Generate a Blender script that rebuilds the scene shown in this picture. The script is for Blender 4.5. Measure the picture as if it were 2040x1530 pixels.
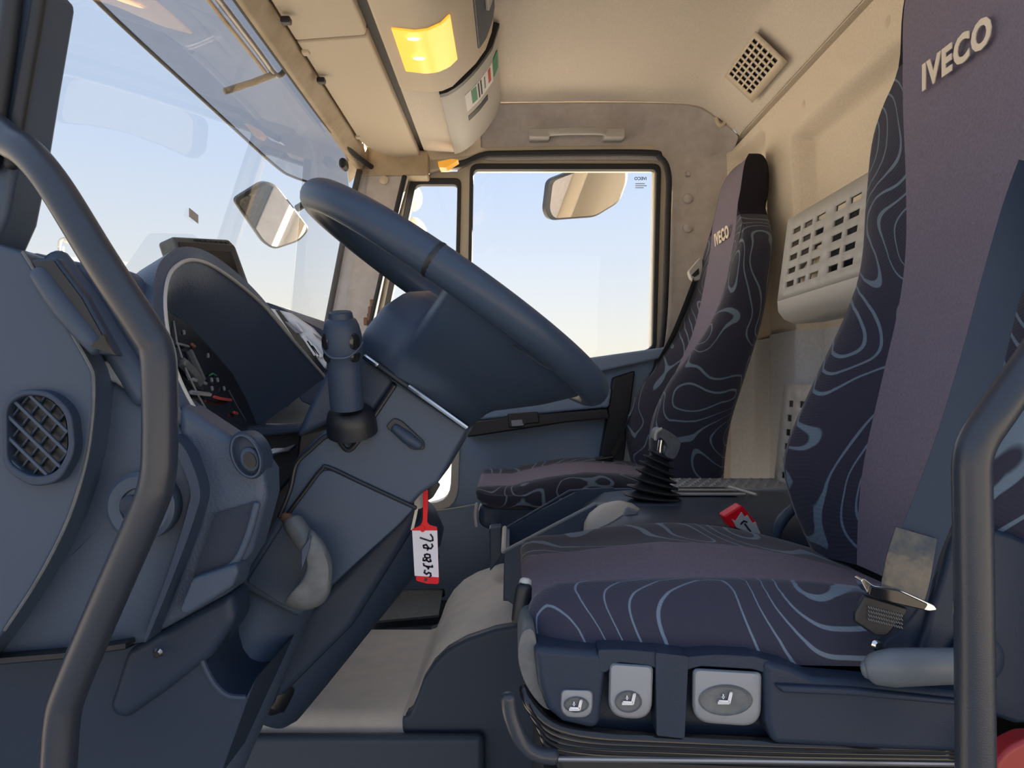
import bpy, bmesh, math, random
from mathutils import Vector, Matrix
random.seed(7)
for o in list(bpy.data.objects): bpy.data.objects.remove(o)
sc = bpy.context.scene
C = sc.collection
V = Vector
# ------------------------------------------------------------------ camera
F, CX, CY, CZ = 1500.0, 1020.0, 765.0, 0.62      # focal length in pixels, centre, eye height over the mat
cd = bpy.data.cameras.new('camera'); cam = bpy.data.objects.new('camera', cd); C.objects.link(cam)
cam.location = (0, 0, CZ); cam.rotation_euler = (math.pi/2, 0, 0)
cd.sensor_width = 36; cd.lens = 36*F/2040; cd.clip_start = 0.01; cd.clip_end = 2000
sc.camera = cam
# ------------------------------------------------------------------ sky, sun, exposure
w = bpy.data.worlds.new('sky'); sc.world = w; w.use_nodes = True
nt = w.node_tree; nt.nodes.clear()
tc = nt.nodes.new('ShaderNodeTexCoord'); sx = nt.nodes.new('ShaderNodeSeparateXYZ')
rp = nt.nodes.new('ShaderNodeValToRGB'); bg = nt.nodes.new('ShaderNodeBackground'); wo = nt.nodes.new('ShaderNodeOutputWorld')
nt.links.new(tc.outputs['Generated'], sx.inputs[0]); nt.links.new(sx.outputs['Z'], rp.inputs[0])
nt.links.new(rp.outputs[0], bg.inputs[0]); nt.links.new(bg.outputs[0], wo.inputs[0])
cr = rp.color_ramp
for i, (p, c) in enumerate([(0.0, (1.0, .90, .70)), (.06, (.90, .88, .82)), (.16, (.74, .81, .92)), (.28, (.60, .73, .97)), (.55, (.54, .70, 1.0)), (1, (.50, .67, 1.0))]):
    e = cr.elements[i] if i < 2 else cr.elements.new(p)
    e.position = p; e.color = c + (1,)
bg.inputs[1].default_value = 1.0
sd = bpy.data.lights.new('sun', 'SUN'); sun = bpy.data.objects.new('sun', sd); C.objects.link(sun)
sd.energy = 46; sd.color = (1, .86, .68); sd.angle = .01
sun.location = (30, 21, 10)
sun.rotation_euler = V((.79, .554, .262)).to_track_quat('Z', 'Y').to_euler()
vs = sc.view_settings
vs.view_transform = 'Standard'; vs.look = 'None'; vs.gamma = 1; vs.use_curve_mapping = False; vs.exposure = 0.1

# ------------------------------------------------------------------ helpers
ORG = {}
def P(px, py, Y): return V(((px-CX)*Y/F, Y, CZ-(py-CY)*Y/F))
def R(X, Y, z): return V((X, Y, CZ+z))                # z relative to eye height
def tag(o, label=None, cat=None, group=None, kind=None):
    if label: o['label'] = label
    if cat: o['category'] = cat
    if group: o['group'] = group
    if kind: o['kind'] = kind
    return o
def thing(name, label, cat, loc, group=None, kind=None):
    o = bpy.data.objects.new(name, None); C.objects.link(o); o.location = loc; o.empty_display_size = .05
    ORG[o.name] = V(loc); return tag(o, label, cat, group, kind)
def obj(name, verts, faces, mat, parent=None, smooth=38, bevel=0, seg=2, sub=0, solid=0, recalc=True):
    verts = [V(v) for v in verts]
    if parent is not None: org = ORG[parent.name]
    else:
        xs = [v.x for v in verts]; ys = [v.y for v in verts]
        org = V(((min(xs)+max(xs))/2, (min(ys)+max(ys))/2, min(v.z for v in verts)))
    me = bpy.data.meshes.new(name); me.from_pydata([v-org for v in verts], [], faces)
    if recalc:
        bm = bmesh.new(); bm.from_mesh(me); bmesh.ops.recalc_face_normals(bm, faces=bm.faces); bm.to_mesh(me); bm.free()
    if smooth:
        for p in me.polygons: p.use_smooth = True
        me.set_sharp_from_angle(angle=math.radians(smooth))
    me.materials.append(mat)
    o = bpy.data.objects.new(name, me); C.objects.link(o); ORG[o.name] = org
    if parent is not None: o.parent = parent
    else: o.location = org
    if solid:
        m = o.modifiers.new('thickness', 'SOLIDIFY'); m.thickness = solid; m.offset = 0
    if bevel:
        m = o.modifiers.new('edge', 'BEVEL'); m.width = bevel; m.segments = seg; m.limit_method = 'ANGLE'; m.angle_limit = math.radians(35); m.harden_normals = True
    if sub:
        m = o.modifiers.new('soft', 'SUBSURF'); m.levels = sub; m.render_levels = sub
    return o
def extr(name, pts, vec, mat, parent=None, **k):      # polygon (3D points) extruded along a vector
    n = len(pts); vec = V(vec); vs_ = list(pts)+[p+vec for p in pts]
    fs = [list(range(n)), list(range(2*n-1, n-1, -1))]+[(i, (i+1) % n, n+(i+1) % n, n+i) for i in range(n)]
    return obj(name, vs_, fs, mat, parent, **k)
def prism(name, px, Y, dY, mat, parent=None, **k):    # outline at depth Y, carried straight back by dY
    return extr(name, [P(a, b, Y) for a, b in px], (0, dY, 0), mat, parent, **k)
def profY(name, prof, Y0, Y1, mat, parent=None, **k): # X-z profile run across the cab
    return extr(name, [R(x, Y0, z) for x, z in prof], (0, Y1-Y0, 0), mat, parent, **k)
def crom(pts, n=6, closed=False):
    pts = [V(p) for p in pts]; out = []; m = len(pts)
    for i in range(m if closed else m-1):
        if closed: a, b, c, d = pts[i-1], pts[i], pts[(i+1) % m], pts[(i+2) % m]
        else: a, b, c, d = pts[max(i-1, 0)], pts[i], pts[i+1], pts[min(i+2, m-1)]
        for j in range(n):
            t = j/n; out.append(.5*((2*b)+(c-a)*t+(2*a-5*b+4*c-d)*t*t+(3*b-a-3*c+d)*t**3))
    if not closed: out.append(pts[-1].copy())
    return out
def cr2(pts, n=5, closed=True): return [(v.x, v.y) for v in crom([(a, b, 0) for a, b in pts], n, closed)]
def rpoly(pts, r, n=5):
    out = []; m = len(pts)
    rr = r if isinstance(r, (list, tuple)) else [r]*m
    for i in range(m):
        a, b, c = V(pts[i-1]), V(pts[i]), V(pts[(i+1) % m])
        u = (a-b); v = (c-b); q = min(rr[i], u.length*.48, v.length*.48)
        p0 = b+u.normalized()*q; p1 = b+v.normalized()*q
        for j in range(n+1):
            t = j/n; p = (1-t)**2*p0+2*t*(1-t)*b+t*t*p1; out.append((p[0], p[1]))
    return out
def frames(path):
    T = []
    for i in range(len(path)):
        t = path[min(i+1, len(path)-1)]-path[max(i-1, 0)]; T.append(t.normalized() if t.length > 1e-9 else V((0, 0, 1)))
    up = V((0, 1, 0)) if abs(T[0].y) < .9 else V((0, 0, 1)); out = []
    nrm = (up-T[0]*up.dot(T[0])).normalized()
    for t in T:
        nrm = (nrm-t*nrm.dot(t)).normalized(); out.append((t, nrm, t.cross(nrm)))
    return out
def tube(name, pts, r, mat, parent=None, n=14, sm=6, closed=False, flat=1.0, **k):
    path = crom(pts, sm, closed) if sm else [V(p) for p in pts]
    L = len(path); fr = frames(path); verts = []; faces = []
    rs = r if isinstance(r, (list, tuple)) else None
    def rad(i):
        if not rs: return r
        t = i/(L-1)*(len(rs)-1); a = min(int(t), len(rs)-2); return rs[a]+(rs[a+1]-rs[a])*(t-a)
    for i, p in enumerate(path):
        t, u, v = fr[i]; q = rad(i)
        for j in range(n):
            a = 2*math.pi*j/n; verts.append(p+u*math.cos(a)*q*flat+v*math.sin(a)*q)
    for i in range(L if closed else L-1):
        for j in range(n): faces.append((i*n+j, i*n+(j+1) % n, ((i+1) % L)*n+(j+1) % n, ((i+1) % L)*n+j))
    if not closed:
        for e, i in ((-1, 0), (1, L-1)):                      # rounded ends
            t, u, v = fr[i]; q = rad(i); base = i*n; prev = [base+j for j in range(n)]
            for s in (.5, .85):
                ring = []
                for j in range(n):
                    a = 2*math.pi*j/n; ring.append(len(verts)); c = math.sqrt(1-s*s)
                    verts.append(path[i]+t*e*q*s*.6+(u*math.cos(a)*flat+v*math.sin(a))*q*c)
                for j in range(n): faces.append((prev[j], prev[(j+1) % n], ring[(j+1) % n], ring[j]))
                prev = ring
            faces.append(prev)
    return obj(name, verts, faces, mat, parent, **k)
def grid(name, rows, mat, parent=None, cu=False, cv=False, caps=False, **k):
    m, n = len(rows), len(rows[0]); verts = [p for r in rows for p in r]; faces = []
    for i in range(m if cu else m-1):
        for j in range(n if cv else n-1):
            faces.append((i*n+j, i*n+(j+1) % n, ((i+1) % m)*n+(j+1) % n, ((i+1) % m)*n+j))
    if caps: faces += [list(range(n)), [(m-1)*n+j for j in range(n)]]
    return obj(name, verts, faces, mat, parent, **k)
def basis(axis):
    a = V(axis).normalized(); u = V((0, 1, 0)) if abs(a.y) < .9 else V((1, 0, 0))
    u = (u-a*u.dot(a)).normalized(); return a, u, a.cross(u)
def lathe(name, c, axis, prof, mat, parent=None, n=24, sq=(1, 1), **k):
    a, u, v = basis(axis); rows = []
    for r, h in prof:
        rows.append([V(c)+a*h+u*math.cos(2*math.pi*j/n)*r*sq[0]+v*math.sin(2*math.pi*j/n)*r*sq[1] for j in range(n)])
    return grid(name, rows, mat, parent, cv=True, caps=True, **k)
def box(name, c, size, mat, parent=None, rot=None, bevel=.003, **k):
    M = rot or Matrix.Identity(3); c = V(c)
    co = [(-1, -1), (1, -1), (1, 1), (-1, 1)]
    pts = [c+M @ V((a*size[0]/2, b*size[1]/2, -size[2]/2)) for a, b in co]
    return extr(name, pts, M @ V((0, 0, size[2])), mat, parent, bevel=bevel, **k)
def ring(name, outer, inner, Y, dY, mat, parent=None, **k):   # frame between two outlines with equal point counts
    n = len(outer); d = V((0, dY, 0))
    o = [P(a, b, Y) for a, b in outer]; i = [P(a, b, Y) for a, b in inner]
    verts = o+i+[p+d for p in o]+[p+d for p in i]; faces = []
    for j in range(n):
        q = (j+1) % n
        faces += [(j, q, n+q, n+j), (2*n+j, 3*n+j, 3*n+q, 2*n+q), (j, 2*n+j, 2*n+q, q), (n+j, n+q, 3*n+q, 3*n+j)]
    return obj(name, verts, faces, mat, parent, **k)
def perf(name, us, vs_, holes, fn, th, mat, parent=None):      # plate with real holes; holes = set of (i,j) cells
    nu, nv = len(us), len(vs_); verts = [fn(a, b) for a in us for b in vs_]
    faces = [(i*nv+j, (i+1)*nv+j, (i+1)*nv+j+1, i*nv+j+1) for i in range(nu-1) for j in range(nv-1) if (i, j) not in holes]
    return obj(name, verts, faces, mat, parent, solid=th, smooth=30)
def text(name, s, size, ext, M, mat, parent=None, bold=0.0, shear=0.0, space=1.0):
    cu = bpy.data.curves.new(name, 'FONT'); cu.body = s; cu.size = size; cu.extrude = ext; cu.offset = bold; cu.shear = shear
    cu.align_x = 'CENTER'; cu.align_y = 'CENTER'; cu.resolution_u = 3; cu.space_character = space
    t = bpy.data.objects.new(name+'_tmp', cu); C.objects.link(t); bpy.context.view_layer.update()
    me = bpy.data.meshes.new_from_object(t.evaluated_get(bpy.context.evaluated_depsgraph_get()))
    bpy.data.objects.remove(t); org = ORG[parent.name] if parent is not None else V((0, 0, 0))
    me.transform(Matrix.Translation(-org) @ M); me.materials.clear(); me.materials.append(mat); me.name = name
    o = bpy.data.objects.new(name, me); C.objects.link(o); ORG[o.name] = org
    if parent is not None: o.parent = parent
    return o
def frameM(origin, x, y):
    x = V(x).normalized(); y = V(y); y = (y-x*y.dot(x)).normalized(); z = x.cross(y)
    M = Matrix((x, y, z)).transposed().to_4x4(); M.translation = V(origin); return M
def dome(name, px, Y, dY, b, mat, parent=None, ks=((1, 0), (.985, .35), (.95, .6), (.86, .82), (.65, .95), (.3, 1), (.05, 1))):
    n = len(px); cx = sum(p[0] for p in px)/n; cy = sum(p[1] for p in px)/n     # panel with a gently crowned front
    rows = [[P(a, c, Y)+V((0, dY, 0)) for a, c in px]]
    for k, f in ks: rows.append([P(cx+(a-cx)*k, cy+(c-cy)*k, Y)+V((0, b*(1-f), 0)) for a, c in px])
    return grid(name, rows, mat, parent, cv=True, caps=True, smooth=50)
def strokes(name, lines, Y, r, mat, parent):                   # pen or print strokes on a face at depth Y
    vv, ff = [], []
    for ln in lines:
        pts = [P(a, b, Y) for a, b in ln]
        for i in range(len(pts)-1):
            d = pts[i+1]-pts[i]; nn = V((-d.z, 0, d.x)).normalized()*r; e = d.normalized()*r*.6; b = len(vv)
            q = [pts[i]-e+nn, pts[i+1]+e+nn, pts[i+1]+e-nn, pts[i]-e-nn]
            vv += q+[p+V((0, .0006, 0)) for p in q]
            ff += [(b, b+1, b+2, b+3), (b+7, b+6, b+5, b+4)]+[(b+i_, b+(i_+1) % 4, b+4+(i_+1) % 4, b+4+i_) for i_ in range(4)]
    return obj(name, vv, ff, mat, parent, smooth=0)

# ------------------------------------------------------------------ materials
def mat(name, col, rough=.5, metal=0, bump=0, bscale=700, var=0, vscale=12, spec=.5, coat=0, col2=None, emit=None, alpha=1):
    m = bpy.data.materials.new(name); m.use_nodes = True; n = m.node_tree.nodes; l = m.node_tree.links
    b = n['Principled BSDF']; b.inputs['Base Color'].default_value = tuple(col)+(1,); b.inputs['Roughness'].default_value = rough
    b.inputs['Metallic'].default_value = metal; b.inputs['Specular IOR Level'].default_value = spec; b.inputs['Coat Weight'].default_value = coat
    t = None
    if bump or var or col2:
        t = n.new('ShaderNodeTexCoord')
    if var or col2:
        x = n.new('ShaderNodeTexNoise'); x.inputs['Scale'].default_value = vscale; x.inputs['Detail'].default_value = 5; x.inputs['Roughness'].default_value = .65
        l.new(t.outputs['Object'], x.inputs['Vector'])
        r = n.new('ShaderNodeValToRGB'); r.color_ramp.elements[0].position = .35; r.color_ramp.elements[1].position = .68
        c2 = col2 or [min(1, c*(1+var)) for c in col]; c1 = col if col2 else [c*(1-var) for c in col]
        r.color_ramp.elements[0].color = tuple(c1)+(1,); r.color_ramp.elements[1].color = tuple(c2)+(1,)
        l.new(x.outputs['Fac'], r.inputs[0]); l.new(r.outputs[0], b.inputs['Base Color'])
    if bump:
        x = n.new('ShaderNodeTexNoise'); x.inputs['Scale'].default_value = bscale; x.inputs['Detail'].default_value = 2
        l.new(t.outputs['Object'], x.inputs['Vector']); q = n.new('ShaderNodeBump'); q.inputs['Strength'].default_value = bump; q.inputs['Distance'].default_value = .001
        l.new(x.outputs['Fac'], q.inputs['Height']); l.new(q.outputs[0], b.inputs['Normal'])
    if emit:
        b.inputs['Emission Color'].default_value = tuple(emit[:3])+(1,); b.inputs['Emission Strength'].default_value = emit[3]
    return m
def glassy(name, tint, ior=1.45, fac=None):
    m = bpy.data.materials.new(name); m.use_nodes = True; n = m.node_tree.nodes; l = m.node_tree.links; n.clear()
    o = n.new('ShaderNodeOutputMaterial'); t = n.new('ShaderNodeBsdfTransparent'); g = n.new('ShaderNodeBsdfGlossy'); x = n.new('ShaderNodeMixShader')
    t.inputs[0].default_value = tuple(tint)+(1,); g.inputs['Roughness'].default_value = .01; g.inputs[0].default_value = (1, 1, 1, 1)
    if fac is None:
        f = n.new('ShaderNodeFresnel'); f.inputs[0].default_value = ior; l.new(f.outputs[0], x.inputs[0])
    else: x.inputs[0].default_value = fac
    l.new(t.outputs[0], x.inputs[1]); l.new(g.outputs[0], x.inputs[2]); l.new(x.outputs[0], o.inputs[0]); return m
def swirl(name, dark, line, scale):
    m = bpy.data.materials.new(name); m.use_nodes = True; n = m.node_tree.nodes; l = m.node_tree.links; b = n['Principled BSDF']
    b.inputs['Roughness'].default_value = .9; b.inputs['Specular IOR Level'].default_value = .15; b.inputs['Sheen Weight'].default_value = .15
    t = n.new('ShaderNodeTexCoord'); x = n.new('ShaderNodeTexNoise'); x.inputs['Scale'].default_value = scale; x.inputs['Detail'].default_value = 0; x.inputs['Distortion'].default_value = .3
    l.new(t.outputs['Object'], x.inputs['Vector'])
    a = n.new('ShaderNodeMath'); a.operation = 'MULTIPLY'; a.inputs[1].default_value = 12.0; l.new(x.outputs['Fac'], a.inputs[0])
    p = n.new('ShaderNodeMath'); p.operation = 'PINGPONG'; p.inputs[1].default_value = .5; l.new(a.outputs[0], p.inputs[0])
    y = n.new('ShaderNodeTexNoise'); y.inputs['Scale'].default_value = scale*1.3; y.inputs['Detail'].default_value = 0; l.new(t.outputs['Object'], y.inputs['Vector'])
    wmap = n.new('ShaderNodeMapRange'); wmap.inputs[1].default_value = .3; wmap.inputs[2].default_value = .7; wmap.inputs[3].default_value = .035; wmap.inputs[4].default_value = .10; l.new(y.outputs['Fac'], wmap.inputs[0])
    s = n.new('ShaderNodeMath'); s.operation = 'SUBTRACT'; l.new(wmap.outputs[0], s.inputs[0]); l.new(p.outputs[0], s.inputs[1])
    mr = n.new('ShaderNodeMapRange'); mr.inputs[1].default_value = -.012; mr.inputs[2].default_value = .012; l.new(s.outputs[0], mr.inputs[0])
    mx = n.new('ShaderNodeMixRGB'); mx.inputs[1].default_value = dark+(1,); mx.inputs[2].default_value = line+(1,); l.new(mr.outputs[0], mx.inputs[0])
    l.new(mx.outputs[0], b.inputs['Base Color'])
    wv = n.new('ShaderNodeTexWave'); wv.inputs['Scale'].default_value = 110; wv.inputs['Distortion'].default_value = .4; wv.bands_direction = 'DIAGONAL'; l.new(t.outputs['Object'], wv.inputs['Vector'])
    q = n.new('ShaderNodeBump'); q.inputs['Strength'].default_value = .25; q.inputs['Distance'].default_value = .001; l.new(wv.outputs['Fac'], q.inputs['Height']); l.new(q.outputs[0], b.inputs['Normal'])
    return m
M = {}
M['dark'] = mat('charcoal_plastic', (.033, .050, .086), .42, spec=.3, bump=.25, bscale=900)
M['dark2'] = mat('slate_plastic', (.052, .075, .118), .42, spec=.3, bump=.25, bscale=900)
M['soft'] = mat('grained_soft_plastic', (.056, .080, .128), .40, spec=.35, bump=.6, bscale=420)
M['black'] = mat('black_plastic', (.009, .012, .018), .45)
M['dark3'] = mat('navy_black_shade_plastic', (.020, .032, .058), .42, spec=.25, bump=.25, bscale=900)  # darker slate plastic; shade of the low parts is put into its colour
M['door'] = mat('door_card_plastic', (.22, .30, .43), .5, spec=.3, bump=.25, bscale=900)
M['rubber'] = mat('black_rubber', (.016, .019, .025), .6)
M['gloss'] = mat('gloss_black', (.012, .013, .016), .12)
M['wheel'] = mat('wheel_leather', (.034, .054, .092), .40, spec=.35, bump=.25, bscale=650)
M['tubepaint'] = mat('handle_paint', (.030, .037, .052), .30, spec=.4, bump=.15, bscale=1200)
M['grey'] = mat('grey_plastic', (.24, .26, .29), .42)
M['levergrey'] = mat('worn_grey_plastic', (.085, .098, .112), .5, col2=(.13, .142, .15), vscale=60, bump=.2)
M['lightgrey'] = mat('light_grey_plastic', (.46, .45, .43), .5, bump=.1)
M['beige'] = mat('beige_plastic', (.66, .57, .44), .55, bump=.15, bscale=900)
M['beige_dirty'] = mat('dusty_beige_trim', (.50, .42, .31), .65, col2=(.36, .28, .18), vscale=9, bump=.3)
M['liner'] = mat('headliner_fabric', (.76, .69, .60), .95, bump=.5, bscale=900, var=.06, vscale=220, spec=.1)
M['backfab'] = mat('rear_wall_fabric', (.74, .66, .55), .95, bump=.5, bscale=900, var=.07, vscale=240, spec=.1)
M['backgrey'] = mat('rear_wall_grey_felt', (.60, .63, .68), .95, bump=.4, bscale=700, var=.08, vscale=120, spec=.1)
M['pillar'] = mat('pillar_fabric', (.58, .55, .54), .9, bump=.5, bscale=900, col2=(.50, .46, .44), vscale=30, spec=.1)
M['metalbeige'] = mat('painted_sheet', (.52, .47, .38), .35)
M['mat'] = mat('dusty_rubber_mat', (.64, .64, .64), .85, col2=(.76, .74, .71), vscale=14, bump=.3, bscale=300)
M['plain'] = mat('plum_fabric', (.205, .182, .238), .95, bump=.5, bscale=1100, var=.12, vscale=300, spec=.1)
M['headfab'] = mat('headrest_shade_fabric', (.022, .020, .028), .95, bump=.4, bscale=1100, spec=.1)  # near black: shade on the headrest sides put into the colour
M['swirl'] = swirl('swirl_fabric', (.038, .039, .062), (.145, .195, .25), 6.4)
M['web'] = mat('belt_webbing', (.050, .066, .098), .8, bump=.6, bscale=1500, spec=.2)
M['print'] = mat('cream_print', (.80, .70, .56), .7)
M['white'] = mat('white_print', (.82, .82, .84), .6)
M['paper'] = mat('white_paper', (.80, .76, .80), .8)
M['ink'] = mat('black_ink', (.01, .01, .03), .6)
M['red'] = mat('red_plastic', (.75, .006, .018), .4, spec=.25)
M['redlamp'] = mat('dark_red_lens', (.30, .02, .022), .35)
M['lever'] = mat('slate_grey_plastic', (.105, .125, .150), .45, bump=.1)
M['chrome'] = mat('bright_steel', (.62, .62, .62), .16, metal=1)
M['steel'] = mat('dull_steel', (.30, .30, .31), .38, metal=1)
M['rust'] = mat('rusty_steel', (.30, .15, .08), .7, col2=(.14, .07, .04), vscale=300)
M['mirror'] = mat('mirror_glass', (.80, .78, .74), .03, metal=1)
M['glass'] = glassy('window_glass', (.96, .98, .985))
M['screen'] = glassy('windscreen_glass', (.90, .90, .87))
M['visor'] = glassy('smoked_visor_acrylic', (.50, .47, .46), fac=.05)
M['sleeve'] = mat('crumpled_clear_film', (.03, .04, .055), .22, col2=(.10, .092, .08), vscale=55, bump=1.0, bscale=70)
M['amber'] = mat('amber_lens', (.9, .5, .1), .3, emit=(1, .50, .05, 1.0))
M['bulb'] = mat('lit_bulb', (1, .8, .3), .4, emit=(1, .75, .22, 6.0))
M['green'] = mat('green_print', (.05, .28, .16), .6)
M['redprint'] = mat('red_print', (.6, .06, .05), .6)
M['orange'] = mat('amber_indicator', (.8, .35, .04), .3, emit=(1, .5, .05, .35))
M['sand'] = mat('sandy_yard', (.48, .42, .34), .95, col2=(.58, .51, .41), vscale=.35)
M['galv'] = mat('galvanised_steel', (.55, .55, .55), .5, metal=.5)
M['cream'] = mat('cream_paint', (.60, .52, .40), .35)
# ================================================================== SETTING
S = 'structure'
# yard outside
g = obj('ground', [(-250, -250, -1.35), (250, -250, -1.35), (250, 250, -1.35), (-250, 250, -1.35)], [(0, 1, 2, 3)], M['sand'])
tag(g, 'sunlit sandy yard far below the cab', 'ground', kind=S)
# cab floor: raised mat with a rounded near edge, then the step well
rows = []
for Y, z in [(1.36, -.42), (1.385, -.15), (1.395, -.04), (1.41, -.012), (1.44, 0), (1.60, .002), (1.90, 0), (1.905, -.012)]:
    rows.append([V((x, Y, z)) for x in (-.85, -.6, -.4, -.2, -.1)])
fl = grid('floor', rows, M['mat'], smooth=60); tag(fl, 'dusty grey rubber floor mat below the steering column', 'floor', kind=S)
st = obj('step_side_shade', [(-.85, 1.33, -.5), (-.05, 1.33, -.5), (-.05, 1.372, -.02), (-.85, 1.372, -.02), (-.85, 1.40, -.5), (-.05, 1.40, -.5), (-.05, 1.40, -.025), (-.85, 1.40, -.025)],
    [(0, 1, 2, 3), (4, 7, 6, 5), (0, 4, 5, 1), (3, 2, 6, 7), (0, 3, 7, 4), (1, 5, 6, 2)], M['dark2'], fl, bevel=.02, seg=4)  # dark facing over the mat's drop; shade of the step put into its colour
fw = obj('footwell', [(-.85, 1.9, -.02), (.3, 1.9, -.02), (.3, 2.42, -.06), (-.85, 2.42, -.06), (-.85, 1.9, -.1), (.3, 1.9, -.1), (.3, 2.42, -.1), (-.85, 2.42, -.1)],
    [(0, 1, 2, 3), (4, 7, 6, 5), (0, 4, 5, 1), (1, 5, 6, 2), (2, 6, 7, 3), (3, 7, 4, 0)], M['black'], fl)
sill = extr('step_plate', [V((-.85, .5, -.42)), V((.75, .5, -.42)), V((.75, 1.40, -.42)), V((-.85, 1.40, -.42))], (0, 0, -.05), M['dark'], fl)
crumb = tube('straw', [P(713, 1316, 1.6875), P(718, 1319, 1.683), P(724, 1318, 1.684)], .0016, M['print'], fl, n=6)
# engine hump: mat top; near side darker, its shade put into the colour
hp = [(-.205, 0), (-.19, .006), (-.178, .035), (-.165, .075), (-.146, .108), (-.12, .135), (-.085, .156), (-.03, .176), (.08, .195), (.30, .205), (.70, .205)]
rows = []
for Y, k, dz in [(1.405, .90, -.05), (1.412, .95, -.02), (1.43, .985, -.006), (1.47, 1, 0), (1.6, 1, 0), (1.8, 1, 0), (1.88, .99, -.004), (1.91, .95, -.02), (1.925, .9, -.06)]:
    rows.append([V((x, Y, max(z*k+dz*(z/.2), -.02))) for x, z in hp])
eh = grid('engine_cover', rows, M['mat'], smooth=70)
tag(eh, 'rounded dusty grey engine cover rising between the seats', 'engine cover', kind=S)
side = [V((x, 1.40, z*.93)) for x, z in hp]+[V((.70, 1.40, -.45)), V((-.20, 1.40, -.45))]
extr('near_side_shade', side, (0, .04, 0), M['dark2'], eh, bevel=.03, seg=4)
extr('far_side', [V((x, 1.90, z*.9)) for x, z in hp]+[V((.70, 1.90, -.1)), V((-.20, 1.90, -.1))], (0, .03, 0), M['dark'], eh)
# ceiling with coved sides
xp = [(-.10, .862), (-.03, .862), (.1, .864), (.3, .865), (.46, .863), (.535, .858), (.575, .848), (.60, .828), (.655, .776), (.672, .762), (.684, .746)]
def cov(Y):
    d = abs(Y-1.5)
    return 0 if d < .70 else -.165*((d-.70)/.16)**2.3
ys = [.64+.86*i/14 for i in range(15)]+[1.5+.86*i/14 for i in range(1, 15)]
ys = sorted(set(ys+[.66, .68, .70, .73, .76, 2.22, 2.26, 2.29, 2.32, 2.34, 2.352]))
rows = [[R(x-(.0 if z > .85 else 0), Y, z+cov(Y)*(1 if z > .79 else .35)) for x, z in xp] for Y in ys]
ncut = [i for i, y in enumerate(ys) if y >= 2.255][0]
ce = grid('ceiling', rows[:ncut+1], M['liner'], smooth=80, sub=1, solid=.004)
grid('side_band_shade', rows[ncut:], M['pillar'], ce, smooth=80, sub=1, solid=.004)  # greyer fabric: shade of the far cove put into the colour
tag(ce, 'beige fabric headliner with coved edges', 'ceiling', kind=S)
rows = [[R(x, Y, dz+z) for x, z in ((-.52, .74), (-.46, .80), (-.3, .90), (.72, .91), (.80, .80))] for Y, dz in ((.60, -.10), (.64, -.03), (.8, 0), (1.5, 0), (2.2, 0), (2.36, -.03), (2.40, -.10))]
grid('roof_skin', rows, M['cream'], ce, smooth=60)
# rear wall, upper fabric with pressed panels, lower grey felt
def sst(a, b, x):
    t = max(0, min(1, (x-a)/(b-a))); return t*t*(3-2*t)
def recess(Y, z):
    d = 0
    for y0, y1, zt in ((2.03, 2.345, .705), (1.16, 1.84, .615), (.655, .97, .705)):
        edge = min(sst(y0, y0+.028, Y), 1-sst(y1-.028, y1, Y), 1-sst(zt-.03, zt, z+max(0, .05-(Y-y0))*.5))
        d = max(d, edge)
    return d*2.0
def wallgrid(z0, z1, nz, x0, slope, th=.0):
    rows = []
    for i in range(nz+1):
        z = z0+(z1-z0)*i/nz
        rows.append([R(x0+slope*(z0-z)+.024*recess(Y, z)-.02*sst(2.30, 2.38, Y)+th, Y, z) for Y in [.62+(2.38-.62)*j/150 for j in range(151)]])
    return rows
bw = grid('wall_back', wallgrid(.718, .13, 90, .680, .03), M['backfab'], smooth=60)
tag(bw, 'beige fabric rear cab wall with pressed panels', 'wall', kind=S)
profY('groove', [(.684, .750), (.722, .750), (.722, .700), (.700, .700), (.700, .720), (.680, .722), (.680, .716), (.712, .712), (.712, .742), (.684, .744)], .62, 2.38, M['backfab'], bw, smooth=20)
grid('lower_panel', wallgrid(.132, -.62, 40, .694, .0, .0), M['backgrey'], bw, smooth=60)
extr('outer_skin', [V((.76, .52, -.5)), V((.76, 2.44, -.5)), V((.76, 2.44, 1.52)), V((.76, .52, 1.52))], (.03, 0, 0), M['cream'], bw)
for a, b in ((1608, 208), (1778, 42)):
    Y = .69*1500/(a-1020)
    o = lathe('panel_clip', P(a, b, Y)+V((-.004, 0, 0)), (-1, 0, 0), [(.012, 0), (.011, .004), (.006, .007)], M['beige'], bw, n=14)
# driver-side shell (outside the frame): pillar behind the seat and door header
lp = extr('wall_left', [V((.47, .56, -.45)), V((.78, .56, -.45)), V((.78, .56, 1.50)), V((.50, .56, 1.50)), V((.47, .56, 1.0))], (0, .06, 0), M['dark'], bevel=.01)
tag(lp, 'driver side rear door pillar behind the seat', 'pillar', kind=S)
ap = prism('trim_1', [(-60, -60), (60, -60), (92, -40), (82, 20), (60, 150), (36, 300), (10, 430), (-30, 520), (-60, 520)], .68, .05, M['dark2'], bevel=.008)
tag(ap, 'dark near windscreen pillar at the left edge', 'pillar', kind=S)
tube('seal', [P(86, -60, .675), P(72, 40, .675), P(46, 190, .675), P(22, 330, .675)], .006, M['rubber'], ap)
tube('outer_seal', [P(30, -60, .672), P(18, 60, .672), P(0, 190, .672), P(-20, 330, .672)], .008, M['rubber'], ap)
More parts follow.
